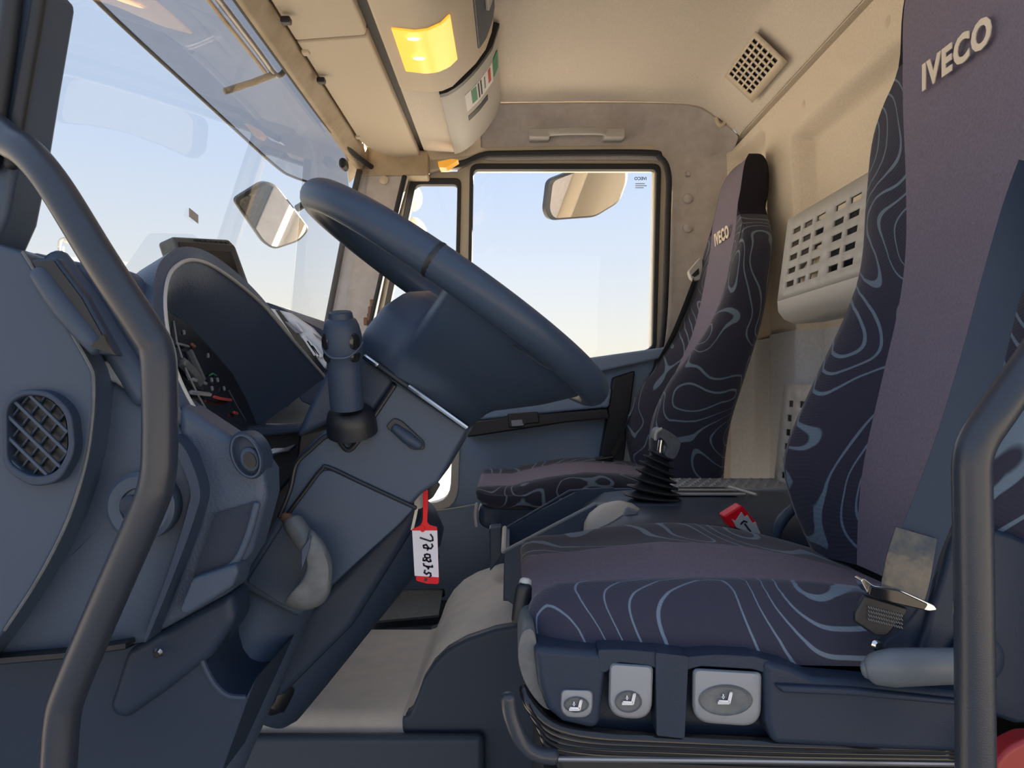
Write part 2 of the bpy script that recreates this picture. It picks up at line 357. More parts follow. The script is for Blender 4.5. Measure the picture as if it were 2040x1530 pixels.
# far windscreen pillar
fp = prism('trim_2', [(722, 335), (812, 340), (790, 420), (762, 545), (736, 668), (650, 668), (675, 545), (702, 420)], 2.29, .08, M['pillar'], bevel=.006)
tag(fp, 'stained beige far windscreen pillar behind the steering wheel', 'pillar', kind=S)
lathe('plug', P(765, 359, 2.287), (0, -1, 0), [(.014, 0), (.013, .004), (.007, .007)], M['beige'], fp, n=16)
tube('seal', [P(716, 340, 2.28), P(690, 450, 2.28), P(668, 560, 2.28), P(646, 672, 2.28)], .009, M['rubber'], fp)
tube('door_seal', [P(806, 352, 2.285), P(785, 440, 2.285), P(760, 550, 2.285), P(734, 665, 2.285)], .008, M['rubber'], fp)
for a, b in ((741, 604), (737, 618), (735, 632), (728, 640)):
    box('torn_edge', P(a, b, 2.284), (.012, .006, .024), M['rust'], fp, bevel=.003)
# B-pillar side wall on the far side
wr = prism('wall_right', [(1262, 270), (1500, 262), (1510, 1100), (1228, 1100), (1318, 700), (1330, 640), (1340, 380), (1334, 330), (1312, 306), (1262, 298)], 2.345, .05, M['pillar'], bevel=.012)
tag(wr, 'beige fabric far door pillar beside the passenger seat', 'pillar', kind=S)
for b in (347, 396, 454):
    lathe('plug', P(1370, b, 2.343), (0, -1, 0), [(.016 if b > 350 else .009, 0), (.014 if b > 350 else .008, .005), (.006, .009)], M['pillar'], wr, n=16)
hd = prism('header_strip', [(840, 318), (930, 310), (975, 292), (1300, 288), (1322, 312), (1300, 306), (975, 303), (930, 326), (840, 338)], 2.335, .06, M['metalbeige'], wr, bevel=.005)
tube('door_seal', [P(880, 332, 2.33), P(925, 324, 2.33), P(962, 309, 2.33), P(1010, 306, 2.33), P(1280, 304, 2.33), P(1315, 314, 2.33), P(1331, 345, 2.33), P(1331, 420, 2.33), P(1322, 650, 2.33), P(1300, 760, 2.33)], .0095, M['rubber'], wr)
# windscreen
def wx(Y, z): return -.478-(.66-z)*.17+.05*abs((Y-1.5)/.8)**5
rows = [[R(wx(Y, z), Y, z) for Y in [.68+1.62*j/32 for j in range(33)]] for z in [.68-.8*i/14 for i in range(15)]]
ws = grid('window_1', rows, M['screen'], smooth=80, recalc=False)
me = ws.data
if me.polygons[10].normal.x < 0: me.flip_normals()
tag(ws, 'large raked windscreen glass', 'windscreen', kind=S)
tube('top_seal', [R(wx(Y, .66)+.008, Y, .658) for Y in [.7+1.58*j/16 for j in range(17)]], .008, M['rubber'], ws, sm=2)
s = extr('sticker', [P(a, b, 1.9)+V((0, 0, 0)) for a, b in ()] or [R(wx(1.27, .285)+.003, 1.255, .279)+V((0, a, b)) for a, b in ((0, 0), (.036, -.004), (.036, .0105), (0, .0145))], (.001, 0, 0), M['lightgrey'], ws, smooth=0)
rm = box('interior_sensor', R(-.46, 2.06, .60), (.02, .05, .03), M['black'], ws, bevel=.01)
# passenger door
dr = thing('door_1', 'dark blue-grey passenger door with large window', 'door', P(1050, 1100, 2.36), kind=S)
ring('inner_panel', rpoly([(690, 850), (1350, 690), (1300, 1110), (690, 1110)], 6), rpoly([(750, 868), (916, 868), (910, 1016), (750, 1016)], [10, 8, 44, 20]), 2.36, .05, M['door'], dr, bevel=.004)
ring('low_window_frame', rpoly([(750, 868), (917, 868), (911, 1018), (750, 1018)], [10, 8, 46, 20]), rpoly([(762, 874), (901, 874), (896, 1002), (762, 1002)], [10, 8, 40, 20]), 2.35, .06, M['lightgrey'], dr, bevel=.003)
def pane(name, px, Y):
    o = obj(name, [P(a, b, Y) for a, b in px], [list(range(len(px)))], M['glass'], dr, recalc=False)
    if o.data.polygons[0].normal.y > 0: o.data.flip_normals()
    return o
pane('low_pane', [(755, 870), (908, 870), (900, 1008), (755, 1008)], 2.40)
fr = prism('window_frame', [(934, 313), (1324, 313), (1320, 336), (934, 336)], 2.36, .05, M['metalbeige'], dr, bevel=.004)
prism('window_frame', [(1304, 318), (1328, 318), (1320, 705), (1297, 708)], 2.361, .05, M['metalbeige'], dr, bevel=.004)
prism('window_frame', [(911, 338), (940, 326), (934, 800), (905, 800)], 2.36, .05, M['metalbeige'], dr, bevel=.004)
prism('window_frame', [(808, 343), (926, 341), (918, 364), (816, 364)], 2.361, .05, M['metalbeige'], dr, bevel=.004)
prism('window_frame', [(802, 348), (824, 350), (756, 690), (730, 690)], 2.362, .05, M['metalbeige'], dr, bevel=.004)
ring('window_seal', rpoly([(936, 325), (1318, 325), (1308, 700), (928, 800)], 18), rpoly([(943, 337), (1308, 337), (1300, 693), (936, 786)], 12), 2.352, .03, M['rubber'], dr, bevel=.003)
mp = pane('pane', [(938, 328), (1314, 328), (1305, 700), (930, 795)], 2.375)
ring('quarter_seal', rpoly([(818, 354), (919, 354), (909, 800), (742, 720)], 14), rpoly([(829, 367), (911, 367), (902, 786), (755, 712)], 10), 2.352, .03, M['rubber'], dr, bevel=.003)
pane('quarter_pane', [(822, 358), (915, 358), (905, 795), (748, 716)], 2.375)
text('glass_mark', 'IVECO', .0135, .0003, frameM(P(1276, 356, 2.373), (-1, 0, 0), (0, 0, 1)), M['ink'], mp, bold=.0003)
strokes('fine_print', [[(1266, 366+i*4), (1266+q, 366+i*4)] for i, q in enumerate((18, 22, 16))], 2.374, .0011, M['grey'], mp)
extr('sill_ledge', [R(-.10, 2.31, .018), R(.215, 2.31, .078), R(.46, 2.31, .112), R(.50, 2.31, .128), R(.50, 2.31, .09), R(.26, 2.31, .035), R(-.10, 2.31, -.03)], (0, .07, 0), M['door'], dr, bevel=.008)
prism('armrest', [(930, 842), (1010, 832), (1212, 815), (1216, 834), (1130, 842), (930, 872)], 2.27, .09, M['black'], dr, bevel=.006)
prism('upper_moulding', [(960, 815), (1060, 790), (1220, 772), (1214, 812), (1010, 832), (940, 840)], 2.31, .05, M['door'], dr, bevel=.01)
h = prism('door_handle', [(1010, 825), (1072, 820), (1075, 843), (1048, 845), (1040, 852), (1014, 852)], 2.262, .02, M['black'], dr, bevel=.004)
prism('latch', [(1018, 838), (1040, 836), (1044, 848), (1020, 850)], 2.258, .006, M['grey'], h, bevel=.002)
prism('rear_moulding', [(1222, 752), (1266, 738), (1242, 928), (1192, 932), (1208, 840)], 2.32, .05, M['black'], dr, bevel=.006)
tube('panel_seam', [P(856, 1018, 2.34), P(900, 1013, 2.34), P(952, 1004, 2.34)], .0022, M['lightgrey'], dr, n=6)
prism('lower_panel', [(700, 1020), (858, 1018), (955, 1005), (1250, 1000), (1240, 1240), (700, 1240)], 2.35, .06, M['door'], dr, bevel=.004)

# load body behind the cab: out of the frame, seen only in the mirrors; added to shade the driver side
cb = extr('cargo_shade_body', [V((1.0, .35, -.55)), V((7.5, .35, -.55)), V((7.5, 2.75, -.55)), V((1.0, 2.75, -.55))], (0, 0, 3.2), M['cream'], bevel=.03)
tag(cb, 'cream load body added behind the cab to shade the driver side', 'load body', kind=S)
for i in range(11):
    box('body_rib', (1.2+i*.6, 2.76, .9), (.06, .04, 2.8), M['metalbeige'], cb, bevel=.008)
# ================================================================== OVERHEAD
oc = thing('overhead_console', 'beige overhead storage console above the windscreen', 'console', R(-.25, 1.5, .69))
profY('header_trim', [(-.476, .652), (-.458, .648), (-.434, .680), (-.438, .715), (-.48, .715)], .70, 2.29, M['beige_dirty'], oc, bevel=.004)
def lid(name, y0, y1, far):
    pl = [(-.430, y0), (-.288, y0), (-.288, y1-.01), (-.292, y1), (-.430, y1)] if not far else [(-.430, y0), (-.288, y0), (-.281, 2.31), (-.31, 2.318), (-.365, 2.28), (-.405, 2.22), (-.428, 2.12)]
    return extr(name, [R(x, y, .682+(x+.43)*.075) for x, y in pl], (0, 0, .03), M['beige'], oc, bevel=.005)
lid('lid', .80, 1.497, 0); lid('lid', 1.503, 2.3, 1)
for a, b in ((570, 38), (640, 158)):
    Y = .675*1500/(765-b); box('trim_clip', R((a-1020)*Y/1500, Y, .672), (.018, .018, .012), M['black'], oc, bevel=.003)
box('lid_hinge', R(-.425, 1.55, .682), (.014, .02, .008), M['beige'], oc); box('lid_hinge', R(-.425, 2.08, .682), (.014, .02, .008), M['beige'], oc)
profY('groove', [(-.292, .712), (-.262, .712), (-.262, .73), (-.292, .73)], .75, 2.30, M['black'], oc)
bp = [(-.266, .706), (-.178, .702), (-.155, .708), (-.131, .725), (-.10, .755), (-.076, .787), (-.06, .81), (-.048, .84), (-.042, .872)]
profY('body', bp+[(-.27, .872)], .70, 2.27, M['liner'], oc, smooth=50)
rows = []
for Y, k in ((2.265, 1), (2.29, .98), (2.315, .92), (2.335, .80), (2.345, .6)):
    rows.append([R(-.266+(x+.266)*(.4+.6*k), Y, .872+(z-.872)*k) for x, z in bp])
grid('end_cap', rows, M['liner'], oc, smooth=60)
def offs(pr, d):
    out = []
    for i, (x, z) in enumerate(pr):
        a = pr[max(i-1, 0)]; b = pr[min(i+1, len(pr)-1)]; t = V((b[0]-a[0], b[1]-a[1])).normalized(); out.append((x+t.y*d, z-t.x*d))
    return out
def onprof(pr, x):
    for i in range(len(pr)-1):
        if pr[i][0] <= x <= pr[i+1][0]:
            t = (x-pr[i][0])/(pr[i+1][0]-pr[i][0]); return (x, pr[i][1]+(pr[i+1][1]-pr[i][1])*t)
    return pr[-1]
def strip(name, pr, x0, x1, y0, y1, d, th, m, parent, n=8, bev=0):
    q = [onprof(pr, x0+(x1-x0)*i/n) for i in range(n+1)]; a = offs(q, d+th); b = offs(q, d)
    return profY(name, a+b[::-1], y0, y1, m, parent, bevel=bev)
dp = strip('compartment_lid', bp, -.176, -.046, 1.81, 2.262, 0, .014, M['lightgrey'], oc, bev=.004)
strip('lid_lip', bp, -.176, -.044, 1.79, 1.808, 0, .015, M['black'], oc)
stk = strip('sticker', bp, -.128, -.062, 1.875, 1.985, .0135, .0016, M['white'], dp)
for a, b, y0, y1, m in ((-.113, -.100, 1.88, 1.965, 'green'), (-.098, -.095, 1.88, 1.97, 'ink'), (-.092, -.089, 1.88, 1.97, 'ink'), (-.083, -.080, 1.89, 1.96, 'grey'), (-.073, -.067, 1.88, 1.96, 'redprint')):
    strip('print_bar', bp, a, b, y0, y1, .0152, .0006, M[m], stk, n=3)
strip('small_sticker', bp, -.060, -.050, 1.87, 1.97, .0135, .0016, M['green'], dp, n=3)
strip('lid_handle', bp, -.127, -.077, 2.02, 2.055, .008, .007, M['black'], dp)
lathe('lid_lock', R(-.0765+.014, 2.02, .792), (.8, 0, -.5), [(.006, 0), (.006, .004)], M['white'], dp, n=12)
# lamp module
lpf = [(-.266, .698), (-.19, .689), (-.165, .692), (-.14, .703), (-.085, .757), (-.062, .79), (-.048, .83), (-.042, .872)]
lm = profY('lamp_housing', lpf+[(-.266, .872)], 1.15, 1.785, M['beige'], oc, bevel=.008, seg=3)
lens = strip('lens', lpf, -.235, -.122, 1.465, 1.665, -.001, .005, M['amber'], lm, n=14, bev=.004)
for Y in (1.49, 1.58): lathe('bulb', R(-.195, Y, .6835), (0, 0, -1), [(.013, 0), (.011, .002), (.004, .0035)], M['bulb'], lens, n=14, sq=(.45, 1))
strip('dark_pocket', lpf, -.078, -.043, 1.2, 1.72, -.002, .006, M['dark2'], oc, bev=.002)
strip('pocket_lid', lpf, -.060, -.043, 1.2, 1.60, .004, .008, M['lightgrey'], oc, bev=.002)
prism('corner_trim', rpoly([(700, 290), (852, 300), (852, 350), (716, 350)], 6), 2.285, .10, M['beige_dirty'], oc, bevel=.006)
prism('side_trim', [(835, 296), (985, 262), (985, 300), (962, 302), (912, 326), (835, 352)], 2.342, .05, M['liner'], oc)
ml = prism('marker_lamp', rpoly([(872, 322), (900, 316), (914, 318), (888, 334), (874, 333)], 3), 2.20, .04, M['orange'], bevel=.003)
tag(ml, 'small amber lamp under the far end of the overhead console', 'lamp')
# ceiling grab rail
gr = thing('ceiling_grab_handle', 'beige grab handle on the ceiling edge above the passenger window', 'grab handle', P(1150, 262, 2.30))
tube('grip', [P(1092, 264, 2.285), P(1110, 262, 2.275), P(1150, 261, 2.272), P(1190, 261, 2.275), P(1208, 263, 2.285)], .0115, M['lightgrey'], gr, flat=.9)
for a, b in ((1054, 1096), (1204, 1246)): prism('mount', rpoly([(a, 254), (b, 255), (b, 272), (a, 272)], 5), 2.275, .08, M['lightgrey'], gr, bevel=.004)
# speaker grille on the rear cove
vg = thing('ceiling_vent_grille', 'square perforated beige grille in the ceiling corner', 'vent grille', R(.62, 1.9, .80))
A = R(.584, 0, .8420); B = R(.660, 0, .7705); nrm = V((-.68, 0, -.73))
def cove(u, v): return A+(B-A)*v+V((0, 1.775+.255*u, 0))+nrm*.016
us = [0]; vv = [0]
for i in range(8): us += [.08+i*.106, .08+i*.106+.074]
us += [1.0]
for i in range(5): vv += [.07+i*.157, .07+i*.157+.112]
vv += [.83, 1.0]
perf('plate', us, vv, {(1+2*i, 1+2*j) for i in range(8) for j in range(5)}, cove, .003, M['beige'], vg)
extr('backing', [cove(u, v)-nrm*.0035 for u, v in ((.03, .03), (.97, .03), (.97, .93), (.03, .93))], -nrm*.0015, M['black'], vg, smooth=0)
hk = thing('coat_hook', 'small beige coat hook on the ceiling above the far door pillar', 'hook', P(1437, 250, 2.26))
tube('hook', [P(1430, 218, 2.28), P(1428, 238, 2.262), P(1434, 250, 2.255), P(1443, 246, 2.255), P(1444, 236, 2.258)], .006, M['beige'], hk, n=10)
prism('plate', rpoly([(1426, 214), (1440, 212), (1444, 246), (1430, 250)], 4), 2.272, .035, M['beige'], hk, bevel=.003)
# baskets on the rear wall
def basket(name, label, X, y0, y1, zt, zb, cols, rowsz, hw, hh, lip):
    t = thing(name, label, 'storage basket', R(X+.03, (y0+y1)/2, zb))
    us = sorted([y0]+[c-hw/2 for c in cols]+[c+hw/2 for c in cols]+[y1]); vs_ = sorted([zb+lip]+[z-hh/2 for z in rowsz]+[z+hh/2 for z in rowsz]+[zt])
    holes = set()
    for c in cols:
        for z in rowsz: holes.add((us.index(c-hw/2), vs_.index(z-hh/2)))
    perf('front_plate', us, vs_, holes, lambda a, b: R(X-.03*(zt-b)/(zt-zb), a, b), .006, M['lightgrey'], t)
    xb = X-.03*(zt-zb-lip)/(zt-zb)
    pr = [(xb-.003, zb+lip), (xb-.001, zb+lip*.55), (xb+.012, zb+lip*.2), (xb+.035, zb), (.688, zb+.005), (.688, zb+.012), (xb+.037, zb+.008), (xb+.016, zb+lip*.3), (xb+.006, zb+lip*.6), (xb+.003, zb+lip)]
    profY('bottom', pr, y0, y1, M['lightgrey'], t, smooth=60)
    extr('dark_liner', [R(X+.035, y0+.01, zb+.05), R(X+.035, y1-.01, zb+.05), R(X+.045, y1-.01, zt-.02), R(X+.045, y0+.01, zt-.02)], (.004, 0, 0), M['dark3'], t)
    for y in (y0, y1-.005): profY('end_plate', [(X, zt), (xb, zb+lip), (xb+.012, zb+lip*.2), (xb+.035, zb), (.688, zb+.005), (.688, zt)], y, y+.005, M['lightgrey'], t)
    return t
bk = basket('wall_basket', 'pale perforated plastic basket high on the rear wall between the seats', .612, 1.06, 1.662, .362, .132, [1.10, 1.165, 1.23, 1.325, 1.387, 1.475, 1.538, 1.60], [.327, .2985, .270, .2415, .213], .046, .0130, .050)
tube('wire', [P(1632, 600, 1.55), P(1643, 607, 1.54), P(1652, 612, 1.535)], .0016, M['black'], bk, n=6)
lathe('screw', P(1655, 613, 1.52), (-.4, -1, -.2), [(.005, 0), (.003, .003)], M['chrome'], bk, n=10)
# papers kept in the upper basket
tag(extr('folded_papers', [R(.606, 1.445, .20), R(.606, 1.585, .20), R(.608, 1.585, .235), R(.608, 1.50, .275), R(.608, 1.445, .275)], (.006, 0, 0), M['print'], bevel=.001), 'cream papers standing inside the upper wall basket', 'papers')
basket('wall_basket', 'pale perforated panel basket low on the rear wall behind the driver seat', .640, 1.15, 1.765, -.002, -.30, [1.19+.065*i for i in range(9)], [-.045-.0325*i for i in range(6)], .030, .0145, .06)
# bunk board between the seats
bb = thing('bunk_board', 'grey ribbed storage board on the engine cover behind the gear lever', 'board', R(.5, 1.8, -.26))
bpx = [(.30, 1.62), (.42, 1.60), (.62, 1.60), (.685, 1.61), (.685, 1.785), (.34, 1.785), (.30, 1.75)]
extr('board', [R(x, y, -.245) for x, y in bpx], (0, 0, .022), M['grey'], bb, bevel=.004)
tr = []
vvs, ffs = [], []
for i in range(15):
    for j in range(6):
        x = .335+i*.0235+(j % 2)*.011; y = 1.625+j*.027
        if x > .66: continue
        b = len(vvs); q = [R(x-.008, y, -.223), R(x, y-.010, -.223), R(x+.008, y, -.223), R(x, y+.010, -.223)]
        vvs += q+[R(x, y, -.219)]; ffs += [(b, b+1, b+4), (b+1, b+2, b+4), (b+2, b+3, b+4), (b+3, b, b+4)]
o = obj('tread_pattern', vvs, ffs, M['grey'], bb, smooth=0); tag(o, kind='stuff')
extr('front_rail', [R(.28, 1.585, -.268), R(.685, 1.585, -.268), R(.685, 1.605, -.268), R(.28, 1.605, -.268)], (0, 0, .026), M['lever'], bb, bevel=.003)
extr('support', [R(.26, 1.60, -.45), R(.685, 1.60, -.45), R(.685, 1.78, -.45), R(.26, 1.78, -.45)], (0, 0, .20), M['dark'], bb)
# ================================================================== DASHBOARD
da = thing('dashboard', 'dark blue-grey moulded dashboard with hooded instrument binnacle', 'dashboard', R(-.45, 1.3, -.45))
# main body running across to the passenger side
profY('body', [(-.72, .02), (-.60, .03), (-.44, .02), (-.40, -.02), (-.37, -.10), (-.42, -.24), (-.52, -.36), (-.72, -.40)], 1.16, 2.30, M['dark'], da, bevel=.02, seg=3)
profY('bulkhead', [(-.74, -.02), (-.62, -.02), (-.60, -.62), (-.74, -.62)], .62, 2.36, M['dark'], da)
profY('knee_panel', [(-.62, -.30), (-.46, -.30), (-.47, -.62), (-.62, -.62)], 1.9, 2.30, M['black'], da, bevel=.02)
tube('heater_pipe', [R(-.52, 2.02, -.50), R(-.40, 2.12, -.575), R(-.34, 2.16, -.60), R(-.2, 2.18, -.605)], .012, M['gloss'], da)
tube('cable', [R(-.45, 2.18, -.46), R(-.34, 2.2, -.50), R(-.22, 2.22, -.51)], .010, M['gloss'], da)
extr('foot_rest', [R(-.36, 2.0, -.635), R(-.2, 2.05, -.635), R(-.2, 2.18, -.60), R(-.36, 2.15, -.60)], (0, 0, .006), M['levergrey'], da)
# end panel facing the open door
edge_ = [(46, 502), (80, 556), (118, 618), (155, 684), (181, 731), (187, 752), (187, 800), (183, 850), (175, 905), (160, 965), (138, 1030), (108, 1095), (65, 1172), (10, 1255)]
ep = prism('end_panel', [(-70, 466), (-30, 478), (10, 491)]+edge_+[(-40, 1320), (-70, 1350)], .655, .07, M['dark2'], da, bevel=.004, seg=3)
tube('panel_edge_highlight', [P(a_, b_, .6545) for a_, b_ in edge_], .0016, M['levergrey'], da, n=6, sm=2)  # painted highlight: paler tube for the light caught along the edge
prism('side_ledge', [(190, 720), (234, 714), (262, 735), (296, 768), (298, 812), (262, 788), (228, 764), (190, 750)], .682, .03, M['grey'], da, bevel=.004)
# side air outlet
vc = P(78, 869, .655)
a0 = rpoly([(2, 800), (40, 775), (98, 778), (142, 818), (150, 900), (118, 962), (60, 972), (5, 935)], 26)
a1 = rpoly([(12, 810), (44, 787), (94, 790), (130, 826), (136, 896), (110, 944), (60, 951), (14, 922)], 22)
vt = ring('air_vent', a0, a1, .642, .02, M['dark'], da, bevel=.004)
prism('vent_duct', [(x, y) for x, y in a1], .6535, .003, M['black'], vt)
def inside(x, y, poly):
    c = False; n = len(poly)
    for i in range(n):
        (x1, y1), (x2, y2) = poly[i], poly[i-1]
        if (y1 > y) != (y2 > y) and x < (x2-x1)*(y-y1)/(y2-y1)+x1: c = not c
    return c
def bars(c0, dirv, step, nn, Y, r, m):
    d = V(dirv).normalized(); pv = V((-d.y, d.x))
    for k in range(nn):
        b = V(c0)+pv*step*(k-(nn-1)/2); ts = [t for t in range(-140, 141, 2) if inside(b.x+d.x*t, b.y+d.y*t, a1)]
        if len(ts) < 6: continue
        p, q = b+d*(ts[0]-3), b+d*(ts[-1]+3)
        nn_ = V((-d.y, d.x))*r
        prism('vent_slat', [tuple(p+nn_), tuple(q+nn_), tuple(q-nn_), tuple(p-nn_)], Y, .003, m, vt, bevel=.0006)
bars((76, 868), (.72, .70), 30, 6, .645, 3.2, M['dark2']); bars((76, 868), (.62, -.78), 26, 6, .650, 2.2, M['dark'])
# slot with the roller on top of the end panel
prism('slot', [(58, 516), (112, 512), (170, 590), (236, 710), (178, 704), (118, 612)], .652, .012, M['dark'], da, bevel=.003)
prism('slot_well', [(66, 522), (106, 519), (162, 594), (222, 702), (184, 698), (122, 606)], .6505, .004, M['black'], da)
tube('slot_roller', [P(80, 545, .6545), P(132, 618, .6545), P(196, 692, .6545)], [.009, .0105, .0085], M['dark2'], da, sm=4)
prism('slot_end', [(180, 690), (206, 666), (216, 690), (232, 708)], .642, .004, M['gloss'], da)
# dash top behind the end panel
prism('top_pad', [(40, 496), (130, 516), (225, 532), (262, 540), (288, 640), (294, 790), (280, 826), (250, 800), (187, 744), (110, 606)], .70, .03, M['soft'], da, bevel=.010, seg=3)
tube('top_pad_roll', [P(112, 520, .70), P(168, 592, .695), P(228, 690, .69), P(290, 790, .69)], .012, M['dark2'], da)
# curved side panels below
dome('side_panel', cr2([(187, 746), (240, 772), (292, 815), (345, 850), (372, 900), (388, 985), (360, 1100), (300, 1262), (245, 1292), (100, 1310), (-60, 1326), (30, 1225), (110, 1095), (165, 930), (184, 830)], 4), .684, .12, .010, M['dark2'], da)
prism('kick_panel', [(-60, 1328), (120, 1312), (250, 1292), (330, 1255), (404, 1208), (397, 1235), (396, 1265), (400, 1295), (409, 1325), (422, 1352), (437, 1372), (455, 1385), (473, 1391), (490, 1389), (510, 1350), (440, 1545), (-60, 1560)], .70, .16, M['dark3'], da, bevel=.010)  # darker than the panel above: shade low on the dash put into colour
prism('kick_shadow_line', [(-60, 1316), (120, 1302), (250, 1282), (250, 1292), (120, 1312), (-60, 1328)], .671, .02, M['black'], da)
lathe('handle_boss', P(282, 1008, .672), (0, -1, 0), [(.031, -.014), (.031, .003), (.027, .006), (.017, .0055), (.016, .003), (.001, .003)], M['dark2'], da, n=32)
lathe('boss_screw', P(262, 1006, .667), (0, -1, 0), [(.009, 0), (.009, .004), (.006, .005)], M['dark3'], da, n=16)
# trim strip and pocket panel right of the handle
prism('trim_strip', cr2([(340, 868), (372, 900), (398, 975), (388, 1030), (352, 1130), (296, 1268), (290, 1262), (338, 1130), (372, 1020), (378, 975), (356, 915), (336, 880)], 4), .668, .03, M['dark'], da, bevel=.003)
pp = prism('pocket_panel', [(352, 800), (400, 832), (455, 868), (500, 900), (528, 940), (530, 990), (500, 1100), (470, 1140), (462, 1180), (300, 1270), (340, 1165), (386, 1040), (398, 985), (380, 910), (352, 870)], .69, .05, M['soft'], da, bevel=.010, seg=3)
prism('pocket_shade', [(428, 1024), (506, 1000), (512, 1010), (474, 1122), (384, 1152)], .686, .004, M['dark3'], pp)  # flat dark plate; shade of the recess is put into its colour
tube('pocket_rim', [P(512, 1004, .684), P(496, 1062, .684), P(474, 1112, .684), P(446, 1140, .684)], .0035, M['dark2'], pp)
prism('pocket_lip', [(380, 1152), (470, 1122), (474, 1140), (462, 1172), (372, 1228), (352, 1222)], .672, .03, M['dark2'], pp, bevel=.006)
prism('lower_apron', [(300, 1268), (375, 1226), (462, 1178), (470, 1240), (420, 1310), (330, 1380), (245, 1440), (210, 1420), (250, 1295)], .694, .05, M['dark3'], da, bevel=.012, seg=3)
lathe('screw', P(314, 1302, .683), (0, -1, 0), [(.005, 0), (.003, .003)], M['chrome'], da, n=10)
# light switch
def tilt_ell(cx, cy, rx, ry, deg, n=28):
    c, q = math.cos(math.radians(deg)), math.sin(math.radians(deg))
    return [(cx+rx*math.cos(t)*c-ry*math.sin(t)*q, cy+rx*math.cos(t)*q+ry*math.sin(t)*c) for t in [2*math.pi*i/n for i in range(n)]]
ls = dome('light_switch', tilt_ell(488, 908, 32, 50, -22), .684, .03, .006, M['dark'], da)
ring('switch_ring', tilt_ell(489, 909, 28, 46, -22), tilt_ell(489, 909, 24, 41, -22), .6775, .006, M['dark2'], ls, bevel=.001)
dome('switch_knob', tilt_ell(496, 916, 20, 26, -22), .679, .012, .005, M['dark2'], ls)
prism('knob_mesh', tilt_ell(497, 917, 12, 17, -22), .6735, .002, M['black'], ls)
# instrument binnacle: arch from near leg over to far leg
rim = crom([P(452, 872, .72), P(400, 832, .715), P(352, 742, .715), P(331, 640, .72), P(330, 575, .735), P(346, 535, .77), P(385, 518, .82), P(440, 540, .90), P(520, 604, 1.00), P(590, 685, 1.08), P(648, 752, 1.15)], 6)
bck = crom([P(440, 862, .80), P(400, 826, .80), P(356, 742, .80), P(335, 650, .80), P(332, 622, .81), P(345, 628, .84), P(372, 645, .88), P(415, 690, .94), P(462, 745, 1.0), P(492, 800, 1.04), P(514, 852, 1.06)], 6)
out = []
cen = P(440, 720, .9)
for i, p in enumerate(rim):
    d = (p-cen); d.x = 0; out.append(p+d.normalized()*.016+V((-.004, 0, 0)))
fwd = [p+V((-.06, 0, -.045)) for p in out]
mid = [(a+b)/2+V((-.002, 0, .004)) for a, b in zip(out, rim)]
grid('binnacle_hood', [bck, [(a*.6+b*.4) for a, b in zip(bck, rim)], rim, mid, out, [(a*.5+b*.5)+V((0, 0, .004)) for a, b in zip(out, fwd)], fwd], M['soft'], da, smooth=50, recalc=True)
tube('hood_edge', rim[6:], .0022, M['lightgrey'], da, n=8, sm=0)
face = [P(a, b, Y) for a, b, Y in ((440, 864, .80), (400, 828, .80), (356, 744, .80), (334, 650, .80), (331, 620, .81), (346, 626, .84), (374, 644, .88), (416, 689, .94), (463, 744, 1.0), (493, 799, 1.04), (515, 854, 1.06))]
cl = extr('instrument_cluster', face, (-.012, 0, -.004), M['gloss'], da, smooth=0)
# dials and marks, on the cluster plane
e1 = (face[10]-face[3]).normalized(); e2 = (face[1]-face[3]); e2 = (e2-e1*e2.dot(e1)).normalized(); nf = e1.cross(e2).normalized()
if nf.y > 0: nf = -nf
def onf(px, py):
    d = V(((px-CX)/F, 1, -(py-CY)/F)); o = V((0, 0, CZ)); n0 = (face[10]-face[3]).cross(face[1]-face[3]); t = (face[3]-o).dot(n0)/d.dot(n0); return o+d*t-d*.006
def mark(name, pts, m, r=.0013):
    q = [onf(a, b) for a, b in pts]; return tube(name, q, r, m, cl, n=5, sm=0)
mark('dial_ring', [(346, 640), (352, 680), (372, 740), (396, 790), (418, 828)], M['grey'], .0010)
mark('dial_ring', [(378, 700), (392, 730), (404, 756)], M['levergrey'], .0035)
mark('display', [(365, 722), (384, 742), (396, 764)], M['levergrey'], .006)
mark('dial_mark', [(384, 756), (410, 764)], M['grey'], .0022); mark('dial_mark', [(380, 782), (418, 786)], M['grey'], .0026); mark('dial_mark', [(352, 684), (376, 690)], M['grey'], .0014)
mark('red_zone', [(426, 791), (442, 795), (460, 797)], M['redprint'], .0020)
mark('red_lamp', [(466, 822), (472, 824)], M['redprint'], .0022); mark('orange_lamp', [(382, 686), (387, 690)], M['rust'], .0022)
mark('green_lamp', [(417, 748), (424, 744), (431, 748)], M['green'], .0010)
for a, b in ((421, 757), (433, 757), (446, 774), (422, 774), (414, 708), (366, 662)): mark('numeral', [(a, b-3), (a+1, b+3)], M['grey'], .0016)
mark('dial_edge', [(456, 778), (472, 808), (490, 838)], M['levergrey'], .0008)
prism('binnacle_sill', [(478, 852), (560, 850), (600, 848), (600, 862), (500, 872), (488, 862)], .98, .10, M['dark2'], da, bevel=.004)
prism('under_shelf', [(488, 866), (600, 856), (592, 940), (540, 1000), (510, 980)], 1.0, .12, M['black'], da, bevel=.004)
